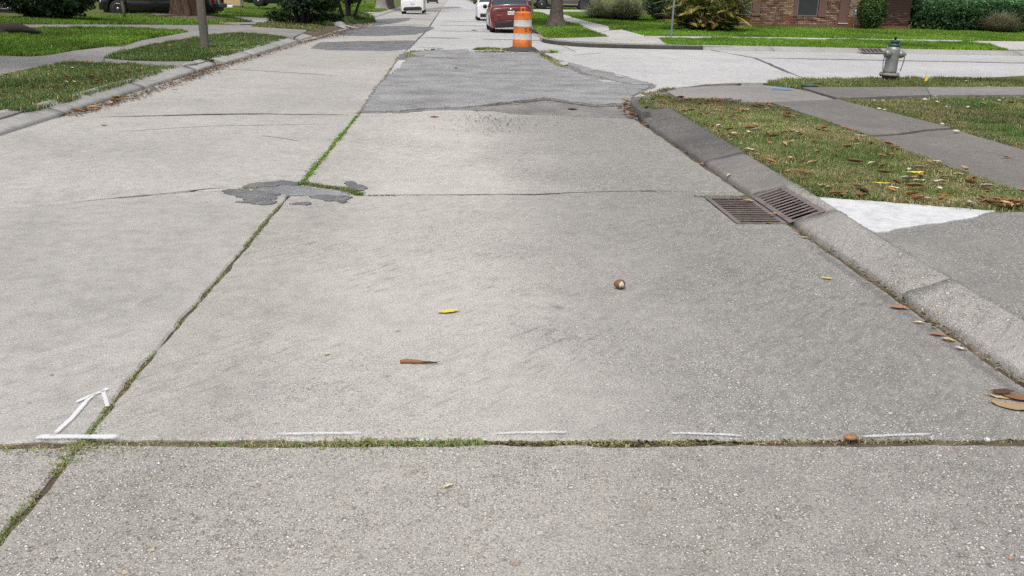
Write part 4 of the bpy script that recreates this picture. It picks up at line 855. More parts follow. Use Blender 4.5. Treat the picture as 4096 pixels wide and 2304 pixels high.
# white shells and stones on the worn grass
M['shell'] = plain('white shell', (.5, .47, .43), .55, var=.15, bump=.2)
for i, (a, b, s) in enumerate(((3516, 440, .05), (3538, 443, .035), (3698, 403, .06), (3748, 412, .05), (3870, 433, .05), (3996, 406, .045), (3785, 430, .03), (3532, 406, .035), (3495, 405, .035), (3767, 502, .05), (3823, 532, .06), (4010, 396, .035), (3740, 388, .03))):
    X, Y, z = atg(a, b); mb = MB().lathe([(.002, 0), (.7, .05), (1, .3), (.85, .55), (.4, .75), (.01, .8)], 9); rr = random.Random(i)
    mb.v = [(x*s*rr.uniform(.75, 1.2)*.8, y*s*rr.uniform(.75, 1.2)*.6, zz*s*.7) for x, y, zz in mb.v]
    o = mb.build('white_stone', M['shell'], None, (X, Y, z+.008)); o.rotation_euler.z = rr.uniform(0, 6); tag(o, 'small white stone or shell on the worn grass past the sidewalk' if b < 500 else 'white shell lying at the sidewalk edge by the crack', 'stone', 'white stones on the worn grass')
# ------------------------------------------------------------------ storm drain
def aty(px, py, Y):
    d = FW*FOC + RT*(px-2048) + UP*(1152-py); t = Y/d[1]
    return Vector((d[0]*t, Y, H+d[2]*t))
def cut(objs, c, d):
    k = MB().box(c, d).build('cutter', None)
    for o in objs:
        m = o.modifiers.new('cut', 'BOOLEAN'); m.operation = 'DIFFERENCE'; m.object = k; m.solver = 'EXACT'
    dg_ = bpy.context.evaluated_depsgraph_get()
    for o in objs:
        me = bpy.data.meshes.new_from_object(o.evaluated_get(dg_)); o.modifiers.clear(); o.data = me
    bpy.data.objects.remove(k)
GX0, GX1 = 2.12, 2.535
slabs = [o for o in road.children if o.name.startswith('slab') and any(GX0-.1 < v.co.x < 3 and 5 < v.co.y < 8 for v in o.data.vertices)]
cut(slabs+[road], ((GX0+2.9)/2, (GY0+GY1)/2, -.05), (2.9-GX0, GY1-GY0, .4))
M['iron'] = (lambda n: (n.bump(n.noise(60, 5), .3, .004), n.fin(n.ramp(n.noise(9, 6, .65), [(.3, (.15, .118, .12)), (.55, (.25, .2, .2)), (.75, (.19, .12, .09))]), .62, .35))[1])(NT('rusty cast iron'))
M['pit'] = plain('drain pit wall', (.03, .027, .024), .95, var=.4)
drain = empty('storm_drain', ((GX0+GX1)/2, GY0, 0), label='rusty iron storm drain with a flat grate and a sloped kerb grate', cat='storm drain')
def rel(mb, o): 
    mb.v = [(a-o.location.x, b-o.location.y, c-o.location.z) for a, b, c in mb.v]; return mb
mb = MB()
mb.box(((GX0+2.8)/2, (GY0+GY1)/2, -.66), (.7, .95, .02)); mb.box((GX0-.012, (GY0+GY1)/2, -.37), (.02, .95, .6)); mb.box((2.81, (GY0+GY1)/2, -.32), (.02, .95, .7)); mb.box(((GX0+2.8)/2, GY0-.012, -.37), (.69, .02, .66)); mb.box(((GX0+2.8)/2, GY1+.012, -.37), (.69, .02, .66))
rel(mb, drain).build('pit', M['pit'], drain)
NS = 12; fw = .04
def grate(name, x0, x1, z0, z1, thick=.009):
    """bars run from x0,z0 to x1,z1"""
    dx, dz = x1-x0, z1-z0; L = math.hypot(dx, dz); a = math.atan2(dz, dx); Mx = Matrix.Rotation(-a, 4, 'Y')
    def b(u0, u1, y0, y1, nm, par):
        u = (u0+u1)/2; c = (x0+dx*u/L+thick/2*math.sin(a), (y0+y1)/2, z0+dz*u/L-thick/2*math.cos(a))
        return rel(MB().box(c, (u1-u0, y1-y0, thick), Mx, .0016), drain).build(nm, M['iron'], par)
    g = b(0, fw, GY0+.012, GY1-.012, name, drain)
    b(L-fw, L, GY0+.012, GY1-.012, 'frame_rail', g); b(fw+.0005, L-fw-.0005, GY0+.012, GY0+.045, 'frame_rail', g); b(fw+.0005, L-fw-.0005, GY1-.045, GY1-.012, 'frame_rail', g)
    ya, yb = GY0+.045, GY1-.045; p = (yb-ya)/NS
    for i in range(1, NS): b(fw-.001, L-fw+.001, ya+p*i-.009, ya+p*i+.009, 'bar', g)
grate('flat_grate', GX0+.012, GX1-.012, .004, .004, .005); grate('sloped_grate', GX1-.006, 2.80, .012, .106)
# cheeks beside the sloped grate
for y in (GY0-.004, GY1+.004):
    rel(MB().prism([(GX1-.02, 0), (2.82, 0), (2.82, .13), (2.74, .115), (GX1-.02, .012)], -.01, .01), empty('x') if False else drain).build('cheek', M['kerb'], drain) if False else None

# ------------------------------------------------------------------ fire hydrant
M['silver'] = (lambda n: (n.bump(n.noise(70, 4), .25, .003), n.fin(n.mix(n.ramp(n.noise(7, 6, .65), [(.45, 0), (.75, 1)]), (.30, .305, .31), (.17, .16, .145)), .45, .45))[1])(NT('silver paint'))
M['teal'] = plain('dark teal paint', (.018, .06, .062), .45, var=.3, scale=20); M['rustdark'] = plain('dark weathered iron', (.075, .065, .055), .85, var=.4, scale=20); M['flange'] = plain('dusty flange', (.3, .275, .22), .75, var=.3, scale=25)
M['chain'] = plain('chain steel', (.16, .15, .14), .5, .7)
hx, hy, hz = atg(3553, 322)
hyd = empty('fire_hydrant', (hx, hy, hz-.03), (R(-.5), R(2.2), R(8)), label='silver fire hydrant with dark teal bonnet and hanging chains', cat='hydrant')
MB().lathe([(.135, 0), (.132, .12), (.14, .125)], 24).build('lower_barrel', M['rustdark'], hyd)
MB().lathe([(.185, .126), (.19, .132), (.19, .168), (.184, .175)], 24).build('base_flange', M['flange'], hyd)
for i in range(8):
    a = 2*math.pi*(i+.5)/8; MB().lathe([(.014, .10), (.014, .126)], 6, Matrix.Translation((.168*math.cos(a), .168*math.sin(a), 0))).build('bolt', M['rustdark'], hyd); MB().lathe([(.013, .175), (.013, .188)], 6, Matrix.Translation((.168*math.cos(a), .168*math.sin(a), 0))).build('bolt', M['rustdark'], hyd)
MB().lathe([(.128, .176), (.124, .22), (.122, .44), (.126, .5), (.127, .56), (.12, .62), (.11, .685)], 28).build('barrel', M['silver'], hyd)
bon = MB().lathe([(.116, .686), (.117, .70), (.112, .735), (.104, .74)], 24).build('bonnet', M['teal'], hyd)
MB().lathe([(.086, .741), (.086, .80), (.078, .805)], 6).build('weather_cap', M['teal'], bon); MB().lathe([(.022, .806), (.03, .865), (.03, .87)], 5).build('operating_nut', plain('black nut', (.02, .02, .022), .5), bon)
for ang, nm, r, L in ((-18, 'side_nozzle', .072, .235), (198, 'side_nozzle', .072, .235), (95, 'pumper_nozzle', .095, .2)):
    Mn = Matrix.Rotation(R(ang), 4, 'Z') @ Matrix.Translation((0, 0, .545)) @ Matrix.Rotation(R(90), 4, 'Y')
    nz = MB().lathe([(r*.8, .06), (r*1.02, .125), (r*1.05, .13), (r*1.05, .165), (r*.8, L-.03), (r*.62, L-.012), (r*.5, L-.01)], 16, Mn).build(nm, M['silver'], hyd)
    MB().lathe([(.017, L-.012), (.014, L+.022)], 5, Mn).build('cap_nut', M['rustdark'], nz)
def chain(p, q, sag, n=15):
    e = None; mb = MB()
    for i in range(n):
        t = i/(n-1); c = Vector(p).lerp(Vector(q), t)+Vector((math.sin(t*math.pi)*sag, 0, 0))
        ax = Matrix.Rotation(R(90*(i % 2)), 4, 'Z')
        ring = [Vector((math.cos(a)*.007, 0, math.sin(a)*.013)) for a in np.linspace(0, 6.283, 9)]
        mb.tube([c+ax @ r_ for r_ in ring], .0045, 4)
    return mb.build('chain', M['chain'], hyd)
chain((-.225, -.07, .50), (-.205, -.09, .18), -.02, 18); chain((.215, -.075, .50), (.165, -.09, .24), .01, 15)
# yellow marker flag in the strip
fx, fy, fz = atg(3695, 332); fl = empty('marker_flag', (fx, fy, fz), label='small yellow marker flag on a wire beside the hydrant', cat='flag')
MB().tube([(0, 0, 0), (.02, 0, .2)], .003, 5).build('wire', M['chain'], fl); MB().add([(.0, 0, .03), (.05, -.02, .05), (.07, .0, .16), (.02, .01, .13)], [(0, 1, 2, 3)]).build('flag_cloth', plain('yellow flag', (.75, .5, .03), .6), fl)
# meter cover
M['blackp'] = plain('black plastic lid', (.03, .034, .036), .55, var=.3)
mx, my, mz = atg(3236, 352); mt_ = empty('meter_box', (mx, my, mz-.04), label='raised round black meter lid at the end of the sidewalk slab', cat='meter box')
MB().lathe([(.135, 0), (.137, .07)], 24).build('collar', M['rustdark'], mt_); MB().lathe([(.145, .071), (.147, .085), (.143, .095), (.02, .1)], 24).build('lid', M['teal'], mt_)

# ------------------------------------------------------------------ traffic barrel
bx, by = at(2092, 208); by += .35
bar = empty('traffic_barrel', (bx, by, .0), (0, 0, 0), label='orange and white striped plastic traffic barrel on a rubber base', cat='traffic barrel')
M['orange'] = (lambda n: n.fin(n.mix(n.ramp(n.noise(6, 6, .65), [(.48, 0), (.66, .8)]), n.mix(n.noise(2.5, 3), (.66, .16, .02), (.74, .2, .03)), (.3, .11, .05)), .5, spec=.4))(NT('orange plastic'))
M['reflect'] = (lambda n: n.fin(n.mix(n.ramp(n.noise(9, 8, .75), [(.45, 0), (.66, .7)]), (.62, .62, .60), (.42, .4, .37)), .45))(NT('white reflective band'))
M['rubber'] = plain('black rubber', (.055, .058, .066), .8, var=.35, scale=14)
MB().lathe([(.50, .0), (.50, .03), (.35, .125), (.30, .13)], 8).build('rubber_base', M['rubber'], bar)
z = .115
MB().lathe([(.285, z), (.288, z+.01), (.286, z+.205), (.278, z+.215), (.278, z+.22)], 32).build('bottom_band', M['orange'], bar); z += .221
for nm, mt2, r in (('white_band', 'reflect', .275), ('orange_band', 'orange', .272), ('white_band', 'reflect', .266), ('top_band', 'orange', .262)):
    hgt = .185; MB().lathe([(r+.004, z), (r, z+.012), (r-.003, z+hgt-.014), (r-.001, z+hgt-.004), (r-.006, z+hgt)], 32).build(nm, M[mt2], bar); z += hgt+.001
    if nm == 'orange_band': zb_txt = z-hgt*.5-.05
MB().lathe([(.262, z), (.255, z+.014), (.16, z+.05), (.08, z+.058), (.01, z+.06)], 32).build('shoulder', M['orange'], bar)
hd = MB()
for s in (-1, 1): hd.box((s*.055, 0, z+.095), (.03, .035, .085), None, .006)
hd.box((0, 0, z+.155), (.15, .035, .045), Matrix.Rotation(R(-4), 4, 'Y'), .008); hd.build('handle', M['orange'], bar)
M['ink'] = plain('black stencil ink', (.03, .025, .022), .7, var=.3)
def text_mesh(body, size, ext=.001):
    c = bpy.data.curves.new('txt', 'FONT'); c.body = body; c.size = size; c.extrude = ext; c.align_x = 'CENTER'; c.resolution_u = 3
    o = bpy.data.objects.new('txt', c); COL.objects.link(o); d_ = bpy.context.evaluated_depsgraph_get()
    me = bpy.data.meshes.new_from_object(o.evaluated_get(d_)); bpy.data.objects.remove(o); bpy.data.curves.remove(c); return me
def wrap_text(body, size, r, zc, ang, parent, mat, name='lettering'):
    me = text_mesh(body, size)
    bm = bmesh.new(); bm.from_mesh(me); bmesh.ops.subdivide_edges(bm, edges=[e for e in bm.edges if e.calc_length() > .02], cuts=2); bm.to_mesh(me); bm.free()
    for v in me.vertices:
        a = ang+v.co.x/r; v.co = Vector((math.cos(a)*(r+.0015+v.co.z), math.sin(a)*(r+.0015+v.co.z), zc+v.co.y))
    me.materials.clear(); me.materials.append(mat); o = bpy.data.objects.new(name, me); link(o, parent); return o
wrap_text('S. W.', .155, .2735, zb_txt, R(-90+44), bar, M['ink'])['label'] = 'black stencilled letters S W on the orange band'
wrap_text('S.W.', .155, .2735, zb_txt, R(-90-110), bar, M['ink'])

# ------------------------------------------------------------------ posts
M['postc'] = concrete('lamp post concrete', (.10, .09, .075), (.17, .155, .13), .3, 11, pit=.3, streak=0)
X, Y, z0 = atg(822, 194); pole = empty('lamp_post', (X, Y, z0), (R(0), R(-1.5), 0), label='octagonal grey concrete lamp post standing in the dark verge', cat='lamp post')
MB().lathe([(.115, -.3), (.112, .5), (.10, 2.5), (.07, 7)], 8, smooth=False).build('shaft', M['postc'], pole)
arm = MB().tube([(0, 0, 6.9), (.4, 0, 7.15), (1.3, 0, 7.2)], .03, 8).build('arm', M['chain'], pole); MB().lathe([(.1, 0), (.16, .05), (.12, .12), (.02, .14)], 14, Matrix.Translation((1.45, 0, 7.12))).build('lamp_head', M['chain'], arm)
M['galv'] = plain('galvanised steel', (.36, .40, .45), .45, .6, var=.2)
X, Y, z0 = atg(2684, 151); sp = empty('sign_post', (X, Y, z0), (0, R(1.0), R(20)), label='slim galvanised steel sign post on the far grass strip', cat='sign post')
MB().prism([(-.035, 0), (.035, 0), (.035, .012), (.012, .012), (.012, .03), (-.012, .03), (-.012, .012), (-.035, .012)], -.3, 2.3).build('channel_post', M['galv'], sp)
p0 = aty(2127, 100, 52); wp_ = empty('wooden_post', (p0.x, 52, G(p0.x, 52)), (0, R(1.5), 0), label='weathered wooden post behind the red sedan with a short side bracket', cat='post')
M['oldwood'] = plain('weathered wood', (.16, .13, .105), .9, var=.4, scale=20, bump=.4)
MB().box((0, 0, 1.2), (.11, .11, 2.5), None, .01).build('post', M['oldwood'], wp_); MB().tube([(.05, 0, .62), (.16, 0, .68), (.22, -.02, .66)], [.05, .07, .05], 8, wob=.3).build('bracket', M['oldwood'], wp_)
X, Y, z0 = atg(500, 67); Y2 = 41.; q = aty(499, 66, Y2); st2 = empty('tree_stake', (q.x, Y2, G(q.x, Y2)-.02), (0, R(-3.5), 0), label='slim grey-brown stake leaning before the black pickup', cat='stake')
MB().tube([(0, 0, -.1), (.0, 0, .4), (-.005, 0, .9), (-.02, 0, 2.2)], [.065, .058, .055, .045], 8, wob=.2).build('pole', M['oldwood'], st2); MB().lathe([(.062, .74), (.062, .78)], 8, Matrix.Translation((0, 0, 0))).build('tie', M['blackp'], st2)

# ------------------------------------------------------------------ vehicles
def paint(name, c, rough=.28): 
    n = NT(name); return n.fin(n.mix(n.noise(3, 4), tuple(x*.93 for x in c), tuple(min(1, x*1.05) for x in c)), rough, .0, Coat_Weight=.8, Coat_Roughness=.08)
M['red'] = paint('dark red car paint', (.16, .008, .012)); M['whitep'] = paint('white car paint', (.78, .79, .8)); M['blackpaint'] = paint('black car paint', (.006, .0065, .009)); M['tanp'] = paint('bronze car paint', (.10, .092, .075)); M['greenp'] = paint('dark green car paint', (.012, .02, .018)); M['navy'] = paint('dark navy car paint', (.008, .01, .018))
M['glass'] = plain('car glass', (.035, .05, .058), .05, var=.1, spec=.8); M['tyre'] = plain('tyre rubber', (.018, .018, .019), .85, var=.3); M['alloy'] = plain('alloy wheel', (.5, .5, .51), .35, .8, var=.1); M['chrome'] = plain('chrome', (.75, .76, .77), .12, .95, var=.05); M['blk'] = plain('black trim', (.016, .016, .018), .6)
M['tail'] = plain('red tail lamp', (.22, .008, .006), .15, var=.2); M['amber'] = (lambda n: n.fin((.9, .25, .02), .3, Emission_Color=(1., .22, .02, 1), Emission_Strength=3.))(NT('lit amber lamp')); M['plate'] = plain('licence plate', (.72, .72, .72), .5)
def wheel(parent, x, y, z, r, wd, spokes, rimmat='alloy'):
    e = MB().lathe([(r*.62, -wd/2), (r*.93, -wd/2), (r, -wd*.36), (r, wd*.36), (r*.93, wd/2), (r*.62, wd/2)], 26, Matrix.Translation((x, y, z)) @ Matrix.Rotation(R(90), 4, 'Y')).build('wheel', M['tyre'], parent)
    sgn = 1 if x > 0 else -1; Mw = Matrix.Translation((x+sgn*wd*.40, y, z)) @ Matrix.Rotation(R(90*sgn), 4, 'Y')
    rim = MB().lathe([(r*.60, -.05), (r*.64, .025), (r*.57, .012), (r*.54, -.045)], 26, Mw, caps=False)
    for i in range(spokes): rim.box((0, 0, 0), (1, 1, 1)) if False else rim.add([tuple(Mw @ Matrix.Rotation(2*math.pi*i/spokes, 4, 'Z') @ Vector(p)) for p in ((.04, -.03, .02), (r*.58, -.022, .0), (r*.58, .022, .0), (.04, .03, .02), (.04, -.03, -.03), (r*.58, -.022, -.04), (r*.58, .022, -.04), (.04, .03, -.03))], [(0, 1, 2, 3), (7, 6, 5, 4), (0, 4, 5, 1), (1, 5, 6, 2), (2, 6, 7, 3), (3, 7, 4, 0)])
    rim.lathe([(.07, -.02), (.065, .028), (.01, .03)], 12, Mw); rim.build('rim', M[rimmat], e)
    MB().lathe([(r*.55, -.06), (r*.55, -.055)], 20, Mw).build('brake_disc', M['blk'], e)
    return e
def car(name, label, kind, L, W, paintm, loc, rotz, tilt=0., wheels=None, wr=.33, spokes=5, cat='car', group=None, clear=.2, rearlight='tail'):
    e = empty(name, loc, (0, tilt, rotz), label=label, cat=cat, group=group); hw = W/2
    wy = wheels or (1.0, L-.95)
    if kind == 'sedan':
        dk = lambda y: float(np.interp(y, [0, .1, .25, .9, L-1.75, L-1.2, L-.4, L-.1, L], [1.0, 1.09, 1.115, 1.12, 1.02, .98, .84, .72, .55])); glass = [(.75, 1.10), (1.55, 1.43), (L-2.1, 1.45), (L-1.35, 1.02)]
    elif kind == 'suv':
        dk = lambda y: float(np.interp(y, [0, .1, L-1.7, L-1.2, L-.25, L-.05, L], [1.05, 1.12, 1.13, 1.14, 1.02, .9, .6])); glass = [(.12, 1.12), (.5, 1.78), (L-2.2, 1.82), (L-1.35, 1.14)]
    else:
        dk = lambda y: float(np.interp(y, [0, .05, 1.9, 1.95, L-1.5, L-1.2, L-.2, L-.03, L], [1.18, 1.22, 1.22, 1.22, 1.22, 1.24, 1.14, 1.0, .6])); glass = [(1.95, 1.22), (2.1, 1.88), (L-2.5, 1.9), (L-1.5, 1.23)]
    ra = wr+.075
    ys = sorted(set([0, .025, .08, .2, .4] + list(np.linspace(.6, L-.5, 16)) + [w_+ra*math.sin(a) for w_ in wy for a in np.linspace(-math.pi/2, math.pi/2, 13)] + [w_+s*(ra+.004) for w_ in wy for s in (-1, 1)] + [L-.3, L-.12, L-.03, L]))
    rings = []
    for y in ys:
        zb = clear
        for w_ in wy:
            if abs(y-w_) < ra: zb = max(zb, wr+math.sqrt(max(0, ra*ra-(y-w_)**2)))
        wv = hw*float(np.interp(y, [0, .025, .08, .2, .45, 1.2, L-1.2, L-.5, L-.15, L], [.84, .89, .935, .965, .985, 1, 1, .975, .88, .72])); zd = dk(y); zs = zd-.10; zm = max(.62, zb+.015); zm = min(zm, zs-.03)
        zb = min(zb, zs-.06); zm2 = max(zm, zb+.01)
        def yo(z): return y+(.16*max(0, z-.72)*max(0, 1-y/.5) if kind == 'sedan' else .06*max(0, z-.6)*max(0, 1-y/.4))-(.0 if y > .1 else .02*(1 if .42 < z < .7 else 0))
        half = [(wv-.05, zb), (wv-.012, min(zb+.06, zm2)), (wv, zm2), (wv-.02, zs), (wv-.09, zd-.015), (wv*.5, zd+.008)]
        rings.append([(-a, yo(b), b) for a, b in half]+[(0, yo(zd+.015), zd+.015)]+[(a, yo(b), b) for a, b in half[::-1]])
    body = MB().loft(rings).build('body', M[paintm], e)
    for f in body.data.polygons: f.use_smooth = len(f.vertices) == 4
    MB().box((0, L/2, .42), (W-.36, L-.5, .4)).build('underbody', M['blk'], e)
    # cabin
    (ya, za), (yb, zb2), (yc, zc2), (yd, zd2) = glass; wb, wt = hw-.11, hw-.27
    q = [(-wb, ya, za), (wb, ya, za), (wt, yb, zb2), (-wt, yb, zb2), (-wt, yc, zc2), (wt, yc, zc2), (wb, yd, zd2), (-wb, yd, zd2)]
    cab = MB().add([(x*.985, y, z_-.008) for x, y, z_ in q], [(0, 1, 2, 3), (3, 2, 5, 4), (4, 5, 6, 7), (0, 3, 4, 7), (1, 6, 5, 2)]).build('window_glass', M['glass'], e)
    rf = MB(); rf.loft([[(-wt-.01, yb-.03, zb2-.03), (-wt*.6, yb-.01, zb2+.02), (0, yb, zb2+.03), (wt*.6, yb-.01, zb2+.02), (wt+.01, yb-.03, zb2-.03)], [(-wt-.01, (yb+yc)/2, zb2), (-wt*.6, (yb+yc)/2, zb2+.06), (0, (yb+yc)/2, zb2+.07), (wt*.6, (yb+yc)/2, zb2+.06), (wt+.01, (yb+yc)/2, zb2)], [(-wt-.01, yc+.03, zc2-.03), (-wt*.6, yc+.01, zc2+.02), (0, yc, zc2+.03), (wt*.6, yc+.01, zc2+.02), (wt+.01, yc+.03, zc2-.03)]], close=False, caps=False)
    for s in (-1, 1):
        for a, b in (((wb, ya, za), (wt, yb, zb2)), ((wt, yc, zc2), (wb, yd, zd2)), ((wb, (ya+yd)/2, (za+zd2)/2), (wt, (yb+yc)/2, zb2))): rf.tube([(s*a[0], a[1], a[2]-.02), (s*b[0], b[1], b[2])], .045, 6)
        rf.tube([(s*wt, yb, zb2-.01), (s*wt, yc, zc2-.01)], .04, 6)
    rf.build('roof', M[paintm], e)
    for w_ in wy:
        for s in (-1, 1): wheel(e, s*(hw-.125), w_, wr, wr, .22, spokes)
    for s in (-1, 1):
        m_ = MB().lathe([(.02, -.1), (.085, -.06), (.1, 0), (.085, .07), (.02, .1)], 10, Matrix.Translation((s*(hw+.06), yd-.35, 1.06 if kind == 'sedan' else 1.3)) @ Matrix.Rotation(R(90), 4, 'Y')).build('wing_mirror', M['blk'], e)
        if kind == 'sedan':
            t_ = MB().loft([[(s*hw*.52, .045, .90), (s*hw*.52, .06, 1.0), (s*hw*.52, .10, 1.0), (s*hw*.52, .10, .90)], [(s*hw*.8, .03, .83), (s*hw*.8, .06, 1.02), (s*hw*.8, .2, 1.02), (s*hw*.8, .2, .83)], [(s*hw*.955, .14, .86), (s*hw*.935, .17, 1.0), (s*hw*.9, .45, .99), (s*hw*.92, .45, .88)]], smooth=False)
            t_.build('tail_lamp', M[rearlight], e)
        else: MB().box((s*(hw-.075), .0, .95), (.13, .1, .36), None, .02).build('tail_lamp', M[rearlight], e)
        MB().box((s*(hw-.2), L-.12, .72), (.3, .2, .12), None, .03).build('headlight', M['reflect'], e)
        for yy in ((ya+yd)/2-.55, (ya+yd)/2+.5): MB().box((s*(hw+.002), yy, .92 if kind == 'sedan' else 1.0), (.03, .16, .025), None, .006).build('door_handle', M[paintm], e)
    MB().box((0, -.01, clear+.14), (W-.42, .1, .2), None, .03).build('rear_valance', M['blk'], e)
    pl = MB().box((0, -.018 if kind == 'sedan' else -.012, .80), (.305, .012, .155), None, .003).build('licence_plate', M['plate'], e)
    MB().tube([(-hw*.62, .12, clear+.08), (-hw*.62, -.055, clear+.07)], .04, 10).build('exhaust', M['chain'], e)
    return e, pl
rx = at(1965, 129)
red, pl = car('sedan', 'dark red sedan parked nose away beyond the orange barrel', 'sedan', 4.85, 1.84, 'red', (rx[0]+.86, 39.85, .045), R(.5), R(-3.2), wr=.33)
tm = text_mesh('XWE 327', .075, .0008); tm.materials.append(M['ink']); o = bpy.data.objects.new('plate_lettering', tm); o.rotation_euler = (R(90), 0, 0); o.location = (0, -.0255, .772); link(o, pl)
bdg = MB().lathe([(.06, 0), (.055, .012)], 20, Matrix.Translation((0, .035, .965)) @ Matrix.Rotation(R(78), 4, 'X') @ Matrix.Diagonal((1, .55, 1, 1))).build('badge', M['chrome'], red)
tm = text_mesh('KIA', .045, .0008); tm.materials.append(M['ink']); o = bpy.data.objects.new('badge_lettering', tm); o.rotation_euler = (R(78), 0, 0); o.location = (0, .0215, .95); link(o, bdg)
MB().box((0, .015, .905), (1.3, .02, .012)).build('trunk_lid_seam', M['blk'], red)
for s in (-1, 1): MB().box((s*.52, -.012, .72), (.012, .02, .34), Matrix.Rotation(R(-14*s), 4, 'Y')).build('trunk_side_seam', M['blk'], red)
MB().box((0, -.02, .545), (1.1, .02, .014)).build('trunk_bottom_seam', M['blk'], red); MB().loft([[(-.78, -.005, .44), (-.78, -.02, .46), (-.78, .02, .48)], [(0, -.045, .45), (0, -.06, .475), (0, -.03, .5)], [(.78, -.005, .44), (.78, -.02, .46), (.78, .02, .48)]]).build('bumper_lip', M['red'], red)
MB().box((-.52, -.02, .735), (.2, .012, .018)).build('model_script', M['chrome'], red)
MB().tube([(-.72, .72, 1.115), (0, .69, 1.135), (.72, .72, 1.115)], .014, 6).build('window_trim', M['chrome'], red)
wx = at(1905, 75); w2, _ = car('sedan', 'white sedan with a lit amber lamp parked ahead of the red sedan', 'sedan', 4.7, 1.82, 'whitep', (wx[0]+.82, 57.6, 0), R(0), R(-.5), wr=.33, rearlight='amber')
w1c = aty(1652, 40, 72.); w1, _ = car('sedan', 'white sedan parked half up the kerb on the lamp post side', 'sedan', 4.7, 1.83, 'whitep', (w1c.x, 71.6, .045), R(0), R(-3), wr=.33)
MB().box((0, -.012, .47), (1.25, .03, .055), None, .01).build('bumper_slot', M['blk'], w1)
dk_, _ = car('hatchback', 'small dark car far down the lane beyond the white sedan', 'suv', 4.3, 1.8, 'blackpaint', (aty(1730, 5, 150).x, 149, 0), 0, wr=.33)
# black pickup beside the fluted tree
PY = 46.5; a_ = aty(392, 60, PY); b_ = aty(858, 45, PY); gz_ = aty(452, 68, PY).z
Lp = b_.x-a_.x; pk, _ = car('pickup_truck', 'black pickup truck parked sideways behind the fluted tree trunk', 'pickup', Lp, 1.95, 'blackpaint', (b_.x, PY+.9, max(.15, gz_)), R(90), 0, wheels=(1.25, Lp-1.0), wr=.40, spokes=6, cat='pickup truck', clear=.32)
MB().box((0, -.12, .62), (1.7, .2, .2), None, .03).build('rear_bumper', plain('steel bumper', (.05, .06, .065), .4, .5), pk)
MB().box((-.985, Lp/2, .95), (.02, Lp-2.6, .015)).build('body_crease', M['blk'], pk)
nv = aty(58, 40, 41.); nvz = aty(20, 72, 41.).z
sv, _ = car('suv', 'dark navy sport utility vehicle with two chrome side strips beside the big shrub', 'suv', 4.9, 1.95, 'navy', (nv.x-4.2, 41.9, max(.2, nvz)), R(-90), 0, wr=.38, spokes=6, cat='suv', clear=.28)
for zz in (aty(20, 35, 41).z, aty(20, 17, 41).z): MB().box((.985, 2.45, zz-sv.location.z), (.02, 4.3, .035), None, .008).build('chrome_strip', M['chrome'], sv)
s3 = aty(1032, 25, 64.); dk2, _ = car('suv', 'dark green sport utility vehicle on the far drive behind the yellow-green lawn', 'suv', 4.8, 1.95, 'greenp', (s3.x-.95, 64.9, s3.z-.02), R(-90), 0, wr=.38, spokes=9, cat='suv', clear=.27)
ty = 73.; t1 = aty(2182, 38, ty); tn, _ = car('pickup_truck', 'bronze pickup truck parked across the drive behind the grey tree trunk', 'pickup', 5.7, 1.95, 'tanp', (t1.x+4.3, ty+.9, t1.z-.02), R(90), 0, wheels=(1.25, 4.6), wr=.40, spokes=6, cat='pickup truck', clear=.38)
MB().box((-.99, 2.85, .42), (.08, 2.2, .05), None, .015).build('running_board', M['chrome'], tn)
# ------------------------------------------------------------------ brick house
HY = 43.2
def wx_(px, py=60): return aty(px, py, HY).x
def wz_(px, py): return aty(px, py, HY).z
zg = .36
house = empty('brick_house', (17.5, HY, zg), label='brown brick house with mauve shutters facing the side street', cat='house')
hl = house.location
def hb(mb, nm, mat, par=None):
    mb.v = [(a-hl.x, b-hl.y, c-hl.z) for a, b, c in mb.v]; return mb.build(nm, mat, par or house)
M['mortar'] = plain('dark mortar', (.05, .038, .032), .95, var=.4, scale=12); M['shutter'] = plain('mauve brown shutter', (.19, .105, .085), .6, var=.1); M['screen'] = plain('window screen', (.045, .047, .052), .5, var=.2); M['frame'] = plain('window frame', (.25, .25, .26), .5); M['roof'] = plain('roof shingles', (.09, .085, .08), .9, var=.3); M['sillc'] = plain('threshold', (.6, .57, .52), .7); M['ledge'] = plain('brick red foundation ledge', (.16, .075, .055), .9, var=.35, scale=6)
x0h, x1h = wx_(2900), wx_(3642); ztop = 3.0
hb(MB().box(((x0h+x1h)/2, HY+.17, (zg+ztop)/2-.1), (x1h-x0h, .2, ztop-zg+.2)), 'wall', M['mortar'])
hb(MB().box((x1h-.1, HY+4.2, (zg+ztop)/2-.1), (.2, 7.8, ztop-zg+.2)), 'wall', M['mortar']); hb(MB().box((x0h+.1, HY+4.2, (zg+ztop)/2-.1), (.2, 7.8, ztop-zg+.2)), 'wall', M['mortar']); hb(MB().box(((x0h+x1h)/2, HY+8.2, (zg+ztop)/2-.1), (x1h-x0h, .2, ztop-zg+.2)), 'wall', M['mortar'])
xm = (x0h+x1h)/2; hb(MB().add([(x0h-.7, HY-.7, ztop), (x1h+.7, HY-.7, ztop), (x1h+.7, HY+8.9, ztop), (x0h-.7, HY+8.9, ztop), (x0h+2.6, HY+4.1, ztop+1.9), (x1h-2.6, HY+4.1, ztop+1.9)], [(0, 1, 5, 4), (1, 2, 5), (2, 3, 4, 5), (3, 0, 4), (3, 2, 1, 0)]), 'roof', M['roof'])
hb(MB().box(((x0h+x1h)/2, HY+.0, zg+.05), (x1h-x0h+.05, .3, .2), None, .02), 'foundation_ledge', M['ledge'])
openings = []
